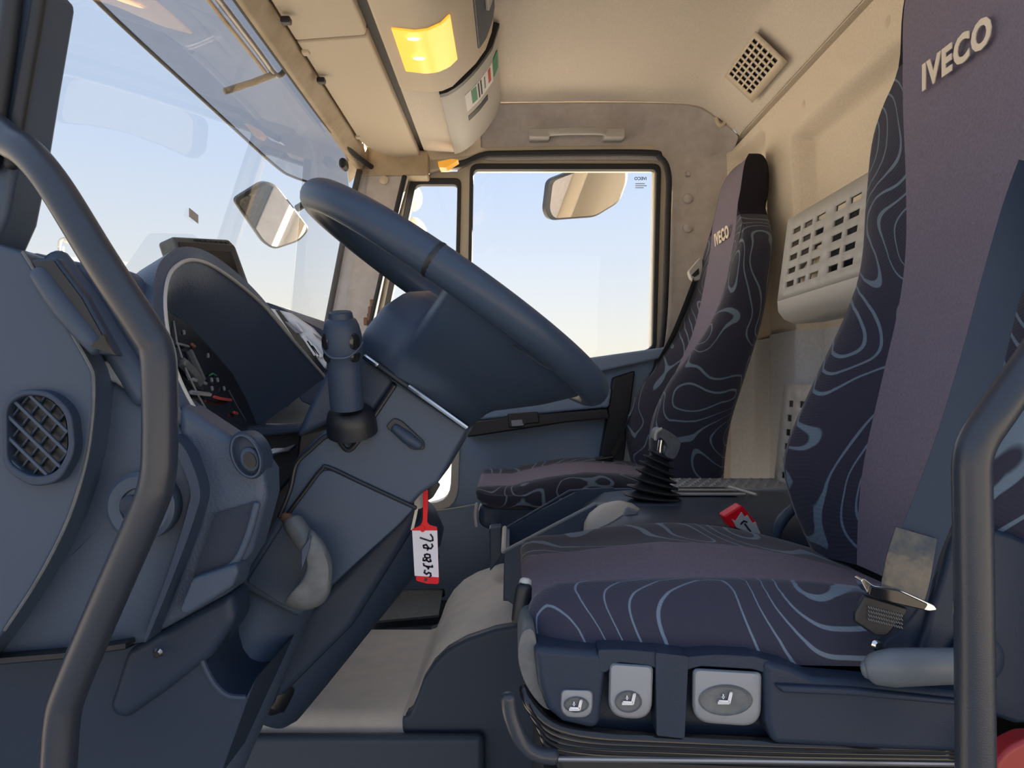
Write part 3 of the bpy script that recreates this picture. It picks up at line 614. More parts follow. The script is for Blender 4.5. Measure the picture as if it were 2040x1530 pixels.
# centre stack with pale button panels
prism('centre_stack', cr2([(524, 606), (556, 612), (604, 638), (650, 662), (690, 700), (690, 800), (600, 800), (560, 680)], 3), 1.27, .35, M['dark'], da, bevel=.008)
cs = prism('switch_panel', [(534, 613), (575, 622), (620, 652), (654, 690), (660, 722), (640, 742), (596, 690), (560, 642)], 1.255, .02, M['white'], da, bevel=.004)
prism('panel_gap', [(548, 617), (556, 618), (604, 678), (648, 736), (642, 742), (596, 690)], 1.252, .004, M['gloss'], cs)
for i in range(3): prism('switch', [(600+i*9, 676+i*9-6), (608+i*9, 672+i*9-4), (632+i*6, 704+i*3), (626+i*6, 710+i*2)], 1.249, .004, M['white'], cs, bevel=.001)
prism('switch', [(566, 640), (576, 642), (600, 664), (590, 664)], 1.249, .004, M['grey'], cs, bevel=.001); prism('switch', [(582, 638), (592, 644), (606, 662), (600, 660)], 1.249, .004, M['white'], cs, bevel=.001)
prism('switch', [(622, 662), (640, 674), (646, 684), (630, 672)], 1.249, .004, M['grey'], cs, bevel=.001)
# paper stuffed below the binnacle
pv = [P(a, b, Y) for a, b, Y in ((520, 905, .98), (545, 893, .97), (568, 892, .98), (590, 884, 1.0), (572, 898, .99), (548, 902, .96), (532, 908, .97))]
tag(extr('crumpled_paper', pv, (0, .02, -.002), M['white'], smooth=0), 'scrap of white paper tucked under the instrument binnacle', 'paper')
# ================================================================== MONITOR
mo = thing('dash_monitor', 'small black display screen standing on top of the dashboard', 'monitor', P(430, 600, 1.22))
mo_f = [P(345, 470, 1.18), P(455, 476, 1.36), P(470, 490, 1.375), P(503, 580, 1.375), P(490, 592, 1.36), P(385, 590, 1.19)]
mo_n = ((mo_f[3]-mo_f[0]).cross(mo_f[1]-mo_f[0])).normalized()
if mo_n.y > 0: mo_n = -mo_n
extr('case', [p for p in mo_f], -mo_n*.030, M['levergrey'], mo, bevel=.005, seg=3)
def mq(u, v, d=.002):
    a = mo_f[0]+(P(463, 480, 1.37)-mo_f[0])*u; b = mo_f[5]+(P(498, 586, 1.37)-mo_f[5])*u; return a+(b-a)*v+mo_n*d
extr('bezel', [mq(.04, .10), mq(.97, .10), mq(.97, .93), mq(.04, .93)], -mo_n*.004, M['black'], mo, smooth=0)
extr('screen', [mq(.18, .22, .003), mq(.88, .22, .003), mq(.88, .82, .003), mq(.18, .82, .003)], -mo_n*.002, M['gloss'], mo, smooth=0)
for i in range(7): extr('button', [mq(.30+i*.09, .035, .003), mq(.36+i*.09, .035, .003), mq(.36+i*.09, .06, .003), mq(.30+i*.09, .06, .003)], -mo_n*.003, M['black'], mo, smooth=0)
tube('stand', [P(440, 560, 1.30), P(440, 640, 1.32)], .014, M['black'], mo, sm=0)
# ================================================================== STEERING COLUMN
sc_ = thing('steering_column', 'dark grey steering column shroud slanting up to the wheel', 'steering column', P(520, 1400, .88))
YC, DC = .80, .15
prism('main_shroud', [(470, 1165), (505, 1115), (560, 1015), (583, 945), (592, 908), (618, 882), (650, 852), (676, 868), (696, 884), (715, 862), (790, 757), (932, 852), (930, 862), (872, 962), (838, 985), (745, 1090), (600, 1226), (585, 1228), (540, 1205)], YC, DC, M['dark2'], sc_, bevel=.012, seg=3)
prism('upper_shroud', [(585, 875), (612, 812), (648, 742), (680, 718), (725, 706), (790, 752), (782, 770), (716, 862), (696, 880), (655, 846), (624, 858)], YC+.006, DC-.012, M['dark'], sc_, bevel=.008, seg=3)
tube('shroud_fold', [P(556, 1030, YC), P(578, 975, YC-.001), P(590, 925, YC-.001), P(618, 896, YC-.001), P(652, 868, YC-.001), P(672, 876, YC-.001), P(690, 896, YC-.001), P(708, 886, YC-.001), P(745, 830, YC-.001), P(786, 768, YC)], .0026, M['black'], sc_, n=8)
rc = prism('recess_panel', rpoly([(572, 1030), (640, 938), (660, 936), (826, 1012), (790, 1050), (598, 1222), (560, 1205), (490, 1160)], 10), YC-.003, .004, M['dark2'], sc_, bevel=.002)
tube('recess_edge', [P(566, 1034, YC-.002), P(610, 975, YC-.002), P(640, 936, YC-.002), P(656, 932, YC-.002), P(720, 962, YC-.002), P(828, 1012, YC-.002)], .0024, M['black'], sc_, n=8)
# finger slot
sl = prism('slot_frame', rpoly([(768, 850), (784, 832), (800, 838), (845, 880), (845, 896), (820, 896)], 6), YC-.0035, .004, M['black'], sc_, bevel=.001)
tube('slot_scoop', [P(786, 852, YC-.003), P(812, 872, YC-.003), P(836, 888, YC-.003)], [.005, .007, .005], M['dark'], sc_, sm=4)
# bright gap under the wheel
tube('gap_trim', [P(727, 710, YC-.010), P(830, 782, YC-.012), P(930, 851, YC-.010)], .0035, M['black'], sc_, sm=0)
tube('gap_shine', [P(815, 770, YC-.016), P(870, 809, YC-.016), P(930, 852, YC-.014)], .0026, M['chrome'], sc_, sm=0, n=8); tube('gap_shine', [P(728, 710, YC-.014), P(752, 727, YC-.014)], .0026, M['chrome'], sc_, sm=0, n=8)
# lower tubes
def cyl(name, a, b, r0, r1, m, parent, n=28): return tube(name, [a, (a+b)/2, b], [r0, (r0+r1)/2, r1], m, parent, n=n, sm=3)
cyl('lower_sleeve', P(556, 1150, .875), P(385, 1500, .770), .052, .054, M['dark2'], sc_)
tube('sleeve_fold', [P(399, 1228, .700), P(397, 1290, .700), P(418, 1348, .700), P(450, 1384, .700), P(488, 1390, .702)], .0028, M['dark'], sc_, n=8)
cyl('lower_shaft_cover', P(800, 1030, .97), P(540, 1390, .97), .062, .045, M['dark'], sc_)
prism('shaft_web', [(835, 985), (832, 1040), (700, 1250), (560, 1390), (520, 1400), (560, 1300), (600, 1226)], .90, .07, M['dark'], sc_, bevel=.012)
lathe('shaft_foot', P(545, 1385, .93), (-.5, -.3, -.8), [(.022, -.02), (.022, .01), (.012, .02)], M['black'], sc_, n=16)
# stalk
lathe('stalk_boot', P(698, 826, .792), (-.04, -.42, 1), [(.027, -.020), (.026, -.006), (.0235, .003), (.019, .007)], M['black'], sc_, n=26)
skc = P(691, 802, .770); ska = V((-.015, -.25, 1)).normalized()
ske = V((0, -1, 0)); ske = (ske-ska*ske.dot(ska)).normalized(); sks = ske.cross(ska)
if sks.x < 0: sks = -sks
sk = lathe('stalk', skc, ska, [(.0165, -.006), (.0172, .0), (.0172, .036), (.0172, .045), (.0188, .049), (.0200, .056), (.0194, .070), (.0172, .080), (.0148, .0855), (.0122, .087), (.0114, .0925), (.0098, .0938)], M['dark'], sc_, n=30)
for s_ in (-1, 1):
    for h_, rr_, q_ in ((.0645, .0200, (.62, 1.5)), (.0505, .0192, (.62, 1.0))):
        d_ = (ske*math.cos(math.radians(52))+sks*s_*math.sin(math.radians(52))).normalized(); c_ = skc+ska*h_+d_*(rr_-.0012); rows = []
        t_ = ska.cross(d_).normalized()
        for k_, e_ in ((1, 0), (.8, .0011), (.4, .0016), (.05, .0017)):
            rows.append([c_+d_*e_+t_*math.cos(2*math.pi*j/18)*.0072*k_+ska*math.sin(2*math.pi*j/18)*.0062*q_[1]*k_ for j in range(18)])
        grid('stalk_grip', rows, M['gloss'], sk, cv=True, caps=True, smooth=60)
tube('stalk_band', [skc+ska*h_+(ske*math.cos(math.radians(f_))+sks*math.sin(math.radians(f_)))*.0197 for f_, h_ in ((-88, .062), (-60, .0575), (-28, .0515), (0, .0505), (28, .0515), (60, .0575), (88, .062))], .0013, M['dark2'], sk, n=6)
# tilt lever
tl = thing('tilt_lever', 'worn grey teardrop tilt lever on the column shroud', 'lever', P(610, 1215, .78))
cyl('spindle', P(570, 1030, .80), P(588, 1044, .785), .006, .006, M['rust'], tl, n=12)
cyl('collar', P(584, 1042, .782), P(612, 1082, .772), .0108, .0112, M['levergrey'], tl, n=20)
outl = cr2([(618, 1056), (634, 1066), (652, 1092), (663, 1128), (660, 1172), (646, 1200), (618, 1214), (590, 1214), (568, 1202), (574, 1186), (596, 1162), (610, 1130), (608, 1090)], 4)
cgx = sum(a for a, b in outl)/len(outl); cgy = sum(b for a, b in outl)/len(outl)
rows = [[P(cgx+(a-cgx)*k, cgy+(b-cgy)*k, .768-d) for a, b in outl] for k, d in ((.9, -.014), (1, -.008), (1, .004), (.94, .010), (.80, .014), (.5, .015))]
grid('handle', rows, M['levergrey'], tl, cv=True, caps=True, smooth=50)
extr('handle_flute', [P(600, 1096, .752), P(620, 1066, .752), P(616, 1092, .752), P(600, 1140, .752)], (0, .004, 0), M['dark2'], tl, bevel=.001)
# ================================================================== STEERING WHEEL
wc = P(898, 612, .865)
ang = math.radians(34.5)
ex = V((math.cos(ang), 0, -math.sin(ang))); ey = V((0, 1, 0)); en = V((math.sin(ang), 0, math.cos(ang)))
wc = wc+en*.012
rl_ = math.radians(2.3); ey, en0 = (ey*math.cos(rl_)-en*math.sin(rl_)), en; en = (en0*math.cos(rl_)+V((0, 1, 0))*math.sin(rl_))
sw = thing('steering_wheel', 'black leather steering wheel seen almost edge on', 'steering wheel', wc)
RW = .188
rp_ = [wc+ex*RW*math.cos(t)+ey*RW*math.sin(t) for t in [2*math.pi*i/24 for i in range(24)]]
tube('rim', rp_, .0175, M['wheel'], sw, n=20, sm=3, closed=True, flat=1.0)
for s in (-1, 1):
    t = math.radians(90+4)*s; p = wc+ex*RW*math.cos(t)+ey*RW*math.sin(t); d = (-ex*math.sin(t)+ey*math.cos(t))
    tube('rim_joint', [p-d*.001, p+d*.001], .0181, M['black'], sw, n=20, sm=0)
# dished hub and spokes in one shell
rows = []; NA = 144; NL = 14
FRONT = [(.050, -.116), (.058, -.092), (.056, -.056), (.046, -.028), (.028, -.012)]
REAR = [(.095, -.116), (.105, -.085), (.150, -.045), (RW-.003, -.006)]
def lerp_list(L, f):
    t = f*(len(L)-1); i = min(int(t), len(L)-2); k = t-i; return [L[i][q]+(L[i+1][q]-L[i][q])*k for q in (0, 1)]
def hubpt(t, f):
    a = abs(t); k = sst(math.radians(84), math.radians(99), a)
    fr_, fh = lerp_list(FRONT, f); rr_, rh = lerp_list(REAR, f)
    side = abs(math.sin(t)); b0 = .095*(1-side)+.072*side
    rr_ = b0+(rr_-.095)*(RW-.003-b0)/(RW-.003-.095)
    fr_ = fr_*(1+.35*side)
    r = rr_*(1-k)+fr_*k; h = rh*(1-k)+fh*k
    return wc+ex*r*math.cos(t)+ey*r*math.sin(t)+en*h
for i in range(NL+1):
    rows.append([hubpt(-math.pi+2*math.pi*j/NA, i/NL) for j in range(NA)])
last = rows[-1]; cc = wc-en*.022
for k in (.7, .35):
    rows.append([cc+(p-cc)*k for p in last])
grid('hub', rows, M['wheel'], sw, cv=True, caps=True, smooth=60)
tube('hub_seam', [P(1022, 688, .70), P(1050, 708, .70), P(1078, 728, .705), P(1098, 738, .71)], .0012, M['black'], sw, n=6)
# ================================================================== SEATS
def interp(tab, z):
    for a, b in zip(tab, tab[1:]):
        if b[0] <= z <= a[0]:
            t = (a[0]-z)/(a[0]-b[0]); return [p+(q-p)*t for p, q in zip(a, b)]
    return list(tab[-1])
def smooth_tab(tab, n=4):
    pts = [V(t[:3]) for t in tab]; pts2 = [V(t[3:6]) for t in tab]
    A_ = crom(pts, n); B_ = crom(pts2, n); return [list(a)+list(b) for a, b in zip(A_, B_)]
def backrest(t, tab, yc, zhead):
    # tab rows: z, X of the insert, half width, bolster bump, insert half width, thickness
    lev = smooth_tab(tab, 4); fr, sh = [], []
    for z, X, hw, b, wi, th in lev:
        wi = min(wi, hw*.97)
        ins = [R(X+.006*(1-(u/6)**2), yc+wi*u/6, z) for u in range(-6, 7)]
        def half(s):
            q = []; g = hw-wi
            for k, (f, bb) in enumerate(((0, 0), (.12, .25), (.3, .72), (.5, 1.0), (.7, .92), (.86, .6), (.96, .15), (1.0, -.35))):
                q.append((wi+g*f, X-b*bb if bb > 0 else X-bb*.03))
            q += [(hw, X+th*.55), (hw*.97, X+th*.8), (hw*.88, X+th*.95), (hw*.5, X+th)]
            return [R(x, yc+s*y, z) for y, x in q]
        L, Rr = half(1), half(-1)
        fr.append(ins); sh.append(L+Rr[::-1])
    o = grid('backrest_insert', fr, M['plain'], t, smooth=80)
    # shell: far side first, round the back, near side; open only where the insert sits
    k = max(i for i, l in enumerate(lev) if l[0] > zhead)
    grid('headrest', sh[:k+1], M['headfab'], t, smooth=70); grid('backrest', sh[k:], M['swirl'], t, smooth=70)
    top = fr[0][::-1]+[]
    cap = sh[0]+fr[0][1:-1]
    obj('backrest_cap', cap, [list(range(len(cap)))], M['headfab'], t, smooth=0)
    return lev
def cushion(t, X0, X1, ya, yb, zt, zb, wi0, wi1, bol, nose=.05, tilt=0.0, farb=1.0, drop=0.0, wedge=0.0):
    # v runs along the profile, u across; near bolster at ya
    NU, rowsA = 34, []
    yc, hw = (ya+yb)/2, (yb-ya)/2
    def prof(u):                      # u in -1..1
        d = max(0, abs(u)-.86)/.14; ins = .035*(1-math.sqrt(max(0, 1-d*d))) if d > 0 else 0
        au = abs(yc+u*hw-(wi0+wi1)/2)/((wi1-wi0)/2)
        bz = bol*math.exp(-((abs(u)-.80)/.16)**2)*(1 if u < 0 else farb)-drop*(u+1)/2
        top = zt+bz-ins*.9; bot = zb+ins*.6; x0, x1 = X0+ins, X1
        mid = (top+bot)/2; pts = []; wg = min(wedge, (top-bot)*.55)
        for k in range(11):           # nose from bottom to top
            a = -math.pi/2+math.pi*k/10; c = math.cos(a); s_ = math.sin(a)
            pts.append((x0+nose*(1-max(c, 0)**.7), mid+(top-bot)/2*(abs(s_)**.8*(1 if s_ > 0 else -1))-(wg*s_ if s_ > 0 else 0)))
        for k in range(1, 13):
            f = k/12; x = x0+nose+(x1-x0-nose)*f
            pts.append((x, top+(.012+drop*.9*(u+1)/2)*math.sin(f*math.pi)+tilt*f-wg*max(0, 1-f/.5)**1.6))
        for k in range(1, 5):
            f = k/4; pts.append((x1+.0, (top+tilt)*(1-f)+bot*f))
        return pts
    us = sorted(set([-1+2*i/NU for i in range(NU+1)]+[-.99, -.97, -.95, -.91, .99, .97, .95, .91, (wi0-yc)/hw, (wi1-yc)/hw]))
    rows_ = [[R(x, yc+u*hw, z) for x, z in prof(u)] for u in us]
    i0, i1 = us.index((wi0-yc)/hw), us.index((wi1-yc)/hw)
    nv = len(rows_[0]); m0, m1 = 7, 23
    verts = [p for r in rows_ for p in r]
    fa, fb = [], []
    for i in range(len(us)-1):
        for j in range(nv-1):
            f = (i*nv+j, (i+1)*nv+j, (i+1)*nv+j+1, i*nv+j+1)
            (fb if i0 <= i < i1 and m0-5 <= j < m1 else fa).append(f)
        fa.append((i*nv, i*nv+nv-1, (i+1)*nv+nv-1, (i+1)*nv))
    fa += [list(range(nv)), [(len(us)-1)*nv+j for j in range(nv)]]
    def sub(fs):
        used = sorted({v for f in fs for v in f}); mp_ = {v: i for i, v in enumerate(used)}
        return [verts[v] for v in used], [tuple(mp_[v] for v in f) for f in fs]
    va, f1 = sub(fa); vb, f2 = sub(fb)
    o = obj('cushion', va, f1, M['swirl'], t, smooth=60); obj('cushion_insert', vb, f2, M['plain'], t, smooth=60)
    return o
ds = thing('driver_chair', 'dark swirl-patterned driver seat with plum insert and logo headrest', 'seat', R(.3, .88, -.75))
dtab = [(.640, .575, .06, 0, .06, .03), (.625, .555, .09, 0, .09, .06), (.58, .535, .115, 0, .112, .085), (.50, .521, .124, 0, .12, .10), (.425, .519, .132, 0, .12, .10), (.385, .519, .18, 0, .12, .105), (.345, .520, .212, .002, .12, .11), (.27, .523, .232, .012, .12, .12),
        (.18, .523, .24, .018, .12, .13), (.10, .513, .243, .035, .12, .13), (.0, .49, .247, .06, .12, .14), (-.1, .468, .248, .08, .12, .15), (-.17, .46, .245, .062, .12, .15), (-.24, .458, .235, .03, .12, .14)]
backrest(ds, dtab, .88, .415)
hdM = frameM(R(.5155, .880, .428), (0, -1, 0), (0, 0, 1))
text('logo', 'IVECO', .044, .0006, frameM(R(.5165, .880, .383), (0, -1, -.0), (0, 0, 1)), M['print'], ds, bold=.0018, space=1.13)
cushion(ds, .012, .46, .635, 1.125, -.205, -.262, .705, .985, .028, nose=.055, tilt=-.028, farb=.3, drop=.022)
# padded side bolster of the seat base (pattern cloth under the cushion edge)
Yb = .615
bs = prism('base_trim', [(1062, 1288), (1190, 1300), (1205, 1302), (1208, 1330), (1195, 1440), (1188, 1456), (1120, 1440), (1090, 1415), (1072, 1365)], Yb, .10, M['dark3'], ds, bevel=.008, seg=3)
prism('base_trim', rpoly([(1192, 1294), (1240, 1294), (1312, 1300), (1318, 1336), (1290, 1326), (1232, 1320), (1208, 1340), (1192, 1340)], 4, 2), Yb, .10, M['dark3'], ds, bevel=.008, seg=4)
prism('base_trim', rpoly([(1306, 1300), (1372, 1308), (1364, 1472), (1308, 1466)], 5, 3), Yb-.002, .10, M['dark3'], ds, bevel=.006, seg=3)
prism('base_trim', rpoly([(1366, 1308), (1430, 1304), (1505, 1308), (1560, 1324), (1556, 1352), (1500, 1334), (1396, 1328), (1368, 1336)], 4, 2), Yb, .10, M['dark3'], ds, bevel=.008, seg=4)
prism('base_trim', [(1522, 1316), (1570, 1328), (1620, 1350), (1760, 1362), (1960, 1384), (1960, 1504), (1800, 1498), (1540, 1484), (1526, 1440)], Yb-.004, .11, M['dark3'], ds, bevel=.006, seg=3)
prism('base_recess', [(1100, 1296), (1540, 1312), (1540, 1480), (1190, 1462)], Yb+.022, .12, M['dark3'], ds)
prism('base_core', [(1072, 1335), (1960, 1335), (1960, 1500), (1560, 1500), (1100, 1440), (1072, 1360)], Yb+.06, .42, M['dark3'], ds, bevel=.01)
prism('base_ledge', [(1545, 1365), (1700, 1372), (1920, 1396), (1920, 1408), (1700, 1388), (1560, 1382)], Yb-.009, .02, M['dark3'], ds, bevel=.004)
# cushion side skirt hanging over the base
# front cover of the base
prism('front_cover', cr2([(1040, 1262), (1062, 1256), (1072, 1300), (1080, 1360), (1100, 1410), (1080, 1408), (1048, 1365), (1032, 1310)], 4), .625, .10, M['levergrey'], ds, bevel=.008, seg=3)
# control pads with pictograms
def pad(name, outl, dish, icon, sc__):
    cx = sum(p[0] for p in outl)/len(outl); cy = sum(p[1] for p in outl)/len(outl)
    o = rpoly(outl, [12, 12, sc__*40, sc__*40], 8)
    rows = [[P(cx+(a-cx)*k, cy+(b-cy)*k, Yb+.012-d) for a, b in o] for k, d in ((1, -.03), (1, .008), (.97, .012), (.90, .0145), (.5, .015), (.1, .015))]
    c = grid(name, rows, M['grey'], ds, cv=True, caps=True, smooth=50)
    dx, dy, rx, ry = dish
    ell = [(dx+rx*math.cos(2*math.pi*i/28), dy+ry*math.sin(2*math.pi*i/28)) for i in range(28)]
    rows = [[P(dx+(a-dx)*k, dy+(b-dy)*k, Yb-.0036-d) for a, b in ell] for k, d in ((1, 0), (.93, .0012), (.8, -.0002), (.5, -.0008), (.05, -.001))]
    grid('dish', rows, M['levergrey'], c, cv=True, caps=True, smooth=60)
    ix, iy = icon; s = sc__
    strokes('pictogram', [[(ix-15*s, iy+8*s), (ix+8*s, iy+8*s)], [(ix-15*s, iy+5*s), (ix+7*s, iy+5*s)], [(ix-13*s, iy+2*s), (ix+7*s, iy+3*s)], [(ix+8*s, iy+8*s), (ix+13*s, iy-14*s)], [(ix+5*s, iy+2*s), (ix+9*s, iy-14*s)], [(ix+9*s, iy-14*s), (ix+13*s, iy-14*s)], [(ix+7*s, iy+4*s), (ix+11*s, iy-12*s)], [(ix-5*s, iy-10*s), (ix-5*s, iy-2*s)], [(ix-7*s, iy-5*s), (ix-3*s, iy-5*s)]], Yb-.0060, .0004, M['white'], c)
    return c
pad('control_button', [(1117, 1372), (1182, 1374), (1181, 1431), (1115, 1429)], (1148, 1404, 25, 16), (1148, 1408), .9)
pad('control_button', [(1214, 1319), (1302, 1325), (1298, 1434), (1211, 1428)], (1252, 1398, 27, 22), (1254, 1396), .95)
pad('control_button', [(1379, 1330), (1518, 1338), (1515, 1448), (1378, 1438)], (1446, 1395, 54, 31), (1446, 1394), 1.0)
# bellows below
for i, dy in enumerate((0, 14, 28, 42)):
    tube('bellows_rib', [P(1046+i*8, 1372+dy, .64), P(1060+i*8, 1408+dy, .628), P(1100, 1446+dy*.9, .622), P(1180, 1466+dy*.8, .62), P(1320, 1474+dy*.75, .62), P(1540, 1484+dy*.7, .62), P(1760, 1490+dy*.6, .62), P(1920, 1492+dy*.6, .62)], .0058, M['gloss'], ds, n=10, sm=4)
prism('bellows_core', [(1058, 1380), (1110, 1440), (1300, 1462), (1920, 1480), (1920, 1560), (1120, 1560), (1090, 1480)], .632, .40, M['black'], ds, bevel=.01)
# bar and front lever
tube('slide_bar', [P(1013, 1388, .60), P(1018, 1425, .60), P(1040, 1478, .60), P(1068, 1502, .60), P(1104, 1508, .602)], .0062, M['tubepaint'], ds, n=12)
tube('slide_rail', [P(1112, 1512, .60), P(1500, 1516, .60), P(1920, 1522, .60)], .0022, M['steel'], ds, n=8, sm=0)
tube('front_lever', [P(1044, 1170, .70), P(1040, 1205, .70), P(1036, 1236, .70)], [.0075, .0085, .008], M['black'], ds, n=12)
tube('front_lever_tip', [P(1047, 1158, .705), P(1044, 1178, .702)], .006, M['lightgrey'], ds, n=10, sm=0)
tube('recline_lever', [P(1726, 1334, .60), P(1740, 1333, .598), P(1780, 1330, .594), P(1850, 1328, .592), P(1935, 1326, .594)], [.0075, .0125, .0155, .0148, .0138], M['lever'], ds, n=24, flat=.7)
prism('hinge_cover', cr2([(1905, 1062), (1960, 1052), (2040, 1075), (2080, 1120), (2080, 1420), (1960, 1420), (1840, 1330), (1850, 1240), (1880, 1140)], 4), .625, .05, M['dark3'], ds, bevel=.008)
lathe('hinge_disc', P(1945, 1310, .622), (0, -1, 0), [(.022, 0), (.021, .004), (.016, .006)], M['dark3'], ds, n=28)
prism('side_shield', cr2([(1760, 1290), (1800, 1250), (1850, 1180), (1895, 1085), (1930, 1100), (1930, 1330), (1820, 1330)], 4), .632, .03, M['dark3'], ds, bevel=.006)
lathe('pivot_bolt', P(1748, 1285, .612), (0, -1, 0), [(.005, 0), (.003, .003)], M['chrome'], ds, n=10)
extr('pedestal', [R(.03, .66, -.78), R(.62, .66, -.78), R(.62, 1.1, -.78), R(.03, 1.1, -.78)], (0, 0, .42), M['black'], ds)
# driver belt
bl = thing('driver_seat_belt', 'dark webbing seat belt running down the near side of the driver seat', 'seat belt', P(1790, 1280, .63))
def ribbon(name, pts, ws_, th, m, parent, n=6):
    path = crom(pts, n); wv = crom(ws_, n); rows = []
    for p, wd in zip(path, wv):
        nn = V((-.4, -1, 0)).normalized()*th; rows.append([p-wd/2, p+wd/2, p+wd/2-nn, p-wd/2-nn])
    return grid(name, rows, m, parent, cv=True, caps=True, smooth=30)
wpx = [(2030, 2165, 330), (1998, 2104, 420), (1958, 2040, 560), (1915, 1998, 720), (1866, 1955, 880), (1818, 1905, 1010), (1783, 1870, 1100), (1758, 1848, 1185)]
yy = [.70, .68, .655, .64, .63, .625, .62, .618]
ribbon('webbing', [P((a+b)/2, y, Y) for (a, b, y), Y in zip(wpx, yy)], [P(b, y+12, Y)-P(a, y-12, Y) for (a, b, y), Y in zip(wpx, yy)], .002, M['web'], bl)
ribbon('plastic_sleeve', [P(1826, 1062, .616), P(1814, 1110, .612), P(1806, 1150, .611), P(1798, 1186, .611)], [P(1868, 1076, .616)-P(1786, 1052, .616), P(1860, 1120, .613)-P(1770, 1100, .613), P(1852, 1160, .612)-P(1760, 1142, .612), P(1842, 1196, .612)-P(1754, 1176, .612)], .004, M['sleeve'], bl)
extr('tongue', [P(a, b, .606) for a, b in rpoly([(1714, 1156), (1722, 1152), (1740, 1166), (1800, 1178), (1862, 1206), (1868, 1216), (1850, 1218), (1790, 1200), (1728, 1182)], 5)], (0, .012, 0), M['chrome'], bl, bevel=.0015)
extr('tongue_cover', [P(a, b, .604) for a, b in rpoly([(1734, 1168), (1790, 1176), (1850, 1204), (1842, 1216), (1780, 1202), (1730, 1186)], 4)], (0, .004, 0), M['gloss'], bl, bevel=.001)
prism('anchor_strap', [(1724, 1186), (1810, 1212), (1808, 1222), (1768, 1268), (1745, 1268), (1704, 1240), (1704, 1222)], .610, .006, M['black'], bl, bevel=.002)
strokes('stitching', [[(1730+i, 1208+i*.25+k*8), (1733+i, 1212+i*.25+k*8)] for k in range(4) for i in range(0, 70, 5)], .6085, .0004, M['levergrey'], bl)
# buckle on the far side of the driver seat
bu = thing('seat_belt_buckle', 'red seat belt buckle standing between the driver seat and the console', 'buckle', P(1500, 1062, 1.16))
Mb = Matrix.Rotation(math.radians(-32), 3, 'Y') @ Matrix.Identity(3)
prism('red_head', [(1441, 1029), (1478, 1006), (1512, 1046), (1500, 1056), (1464, 1052), (1456, 1052)], 1.15, .03, M['red'], bu, bevel=.003)
prism('pale_face', [(1458, 1034), (1466, 1038), (1478, 1020), (1484, 1030), (1490, 1026), (1500, 1042), (1506, 1040), (1516, 1064), (1500, 1064), (1468, 1052)], 1.147, .01, M['lightgrey'], bu, bevel=.001)
strokes('mark', [[(1476, 1044), (1482, 1038), (1488, 1040)], [(1484, 1044), (1496, 1060)]], 1.1455, .0012, M['ink'], bu)
prism('stem', [(1464, 1052), (1512, 1060), (1540, 1110), (1500, 1110)], 1.155, .02, M['black'], bu, bevel=.003)
# ------------------------------------------------------------------ passenger seat
ps = thing('passenger_chair', 'far passenger seat with swirl-patterned bolsters and plum centre', 'seat', R(.2, 2.05, -.62))
ptab = [(.612, .632, .05, 0, .05, .025), (.60, .618, .08, 0, .08, .045), (.565, .600, .105, 0, .103, .07), (.50, .587, .118, 0, .116, .08), (.455, .578, .124, 0, .12, .08), (.42, .575, .16, 0, .12, .08), (.375, .570, .205, .002, .12, .08), (.32, .560, .23, .008, .12, .082), (.24, .545, .24, .016, .12, .085), (.15, .522, .245, .03, .12, .09),
        (.07, .488, .248, .05, .12, .10), (0, .456, .25, .07, .12, .11), (-.09, .428, .25, .082, .12, .11), (-.17, .415, .248, .075, .12, .11), (-.26, .41, .24, .05, .12, .11)]
backrest(ps, ptab, 2.05, .425)
text('logo', 'IVECO', .044, .0006, frameM(R(.5705, 2.052, .402), (0, -1, 0), (-.1, 0, 1)), M['print'], ps, bold=.0018, space=1.13)
cushion(ps, -.090, .44, 1.815, 2.285, -.224, -.306, 1.875, 2.17, .006, nose=.09, tilt=-.025, wedge=.034)
prism('base', [(952, 1004), (1330, 1004), (1330, 1130), (1010, 1130), (985, 1060), (952, 1050)], 1.84, .40, M['dark'], ps, bevel=.02, seg=3)
tube('base_edge', [P(950, 1003, 1.835), P(947, 1025, 1.835), P(949, 1048, 1.835)], .004, M['lightgrey'], ps, n=8)
tube('piping', [R(x, 1.868, z) for x, z in ((.572, .40), (.556, .33), (.531, .24), (.494, .15), (.440, .07), (.388, 0), (.348, -.09), (.342, -.17))], .0018, M['levergrey'], ps, n=6)
prism('base_bracket', [(974, 1052), (1000, 1050), (1000, 1110), (976, 1140)], 1.70, .05, M['dark2'], ps, bevel=.005)
pb = thing('passenger_seat_belt', 'thin dark seat belt beside the passenger seat with grey shoulder guide', 'seat belt', P(1210, 925, 2.2))
ribbon('webbing', [P(1388, 552, 2.22), P(1345, 660, 2.24), P(1300, 745, 2.24), P(1255, 840, 2.24), P(1212, 918, 2.24)], [V((.028, .03, .012))]*5, .002, M['levergrey'], pb)
gd = prism('belt_guide', rpoly([(1372, 540), (1396, 512), (1400, 516), (1400, 556), (1386, 560), (1378, 556)], 5), 2.21, .03, M['lightgrey'], pb, bevel=.003)
prism('guide_slot', [(1378, 548), (1392, 534), (1393, 546), (1384, 552)], 2.207, .004, M['black'], gd)
prism('lower_anchor', [(1186, 914), (1224, 908), (1218, 930), (1188, 932)], 2.20, .05, M['gloss'], pb, bevel=.004)
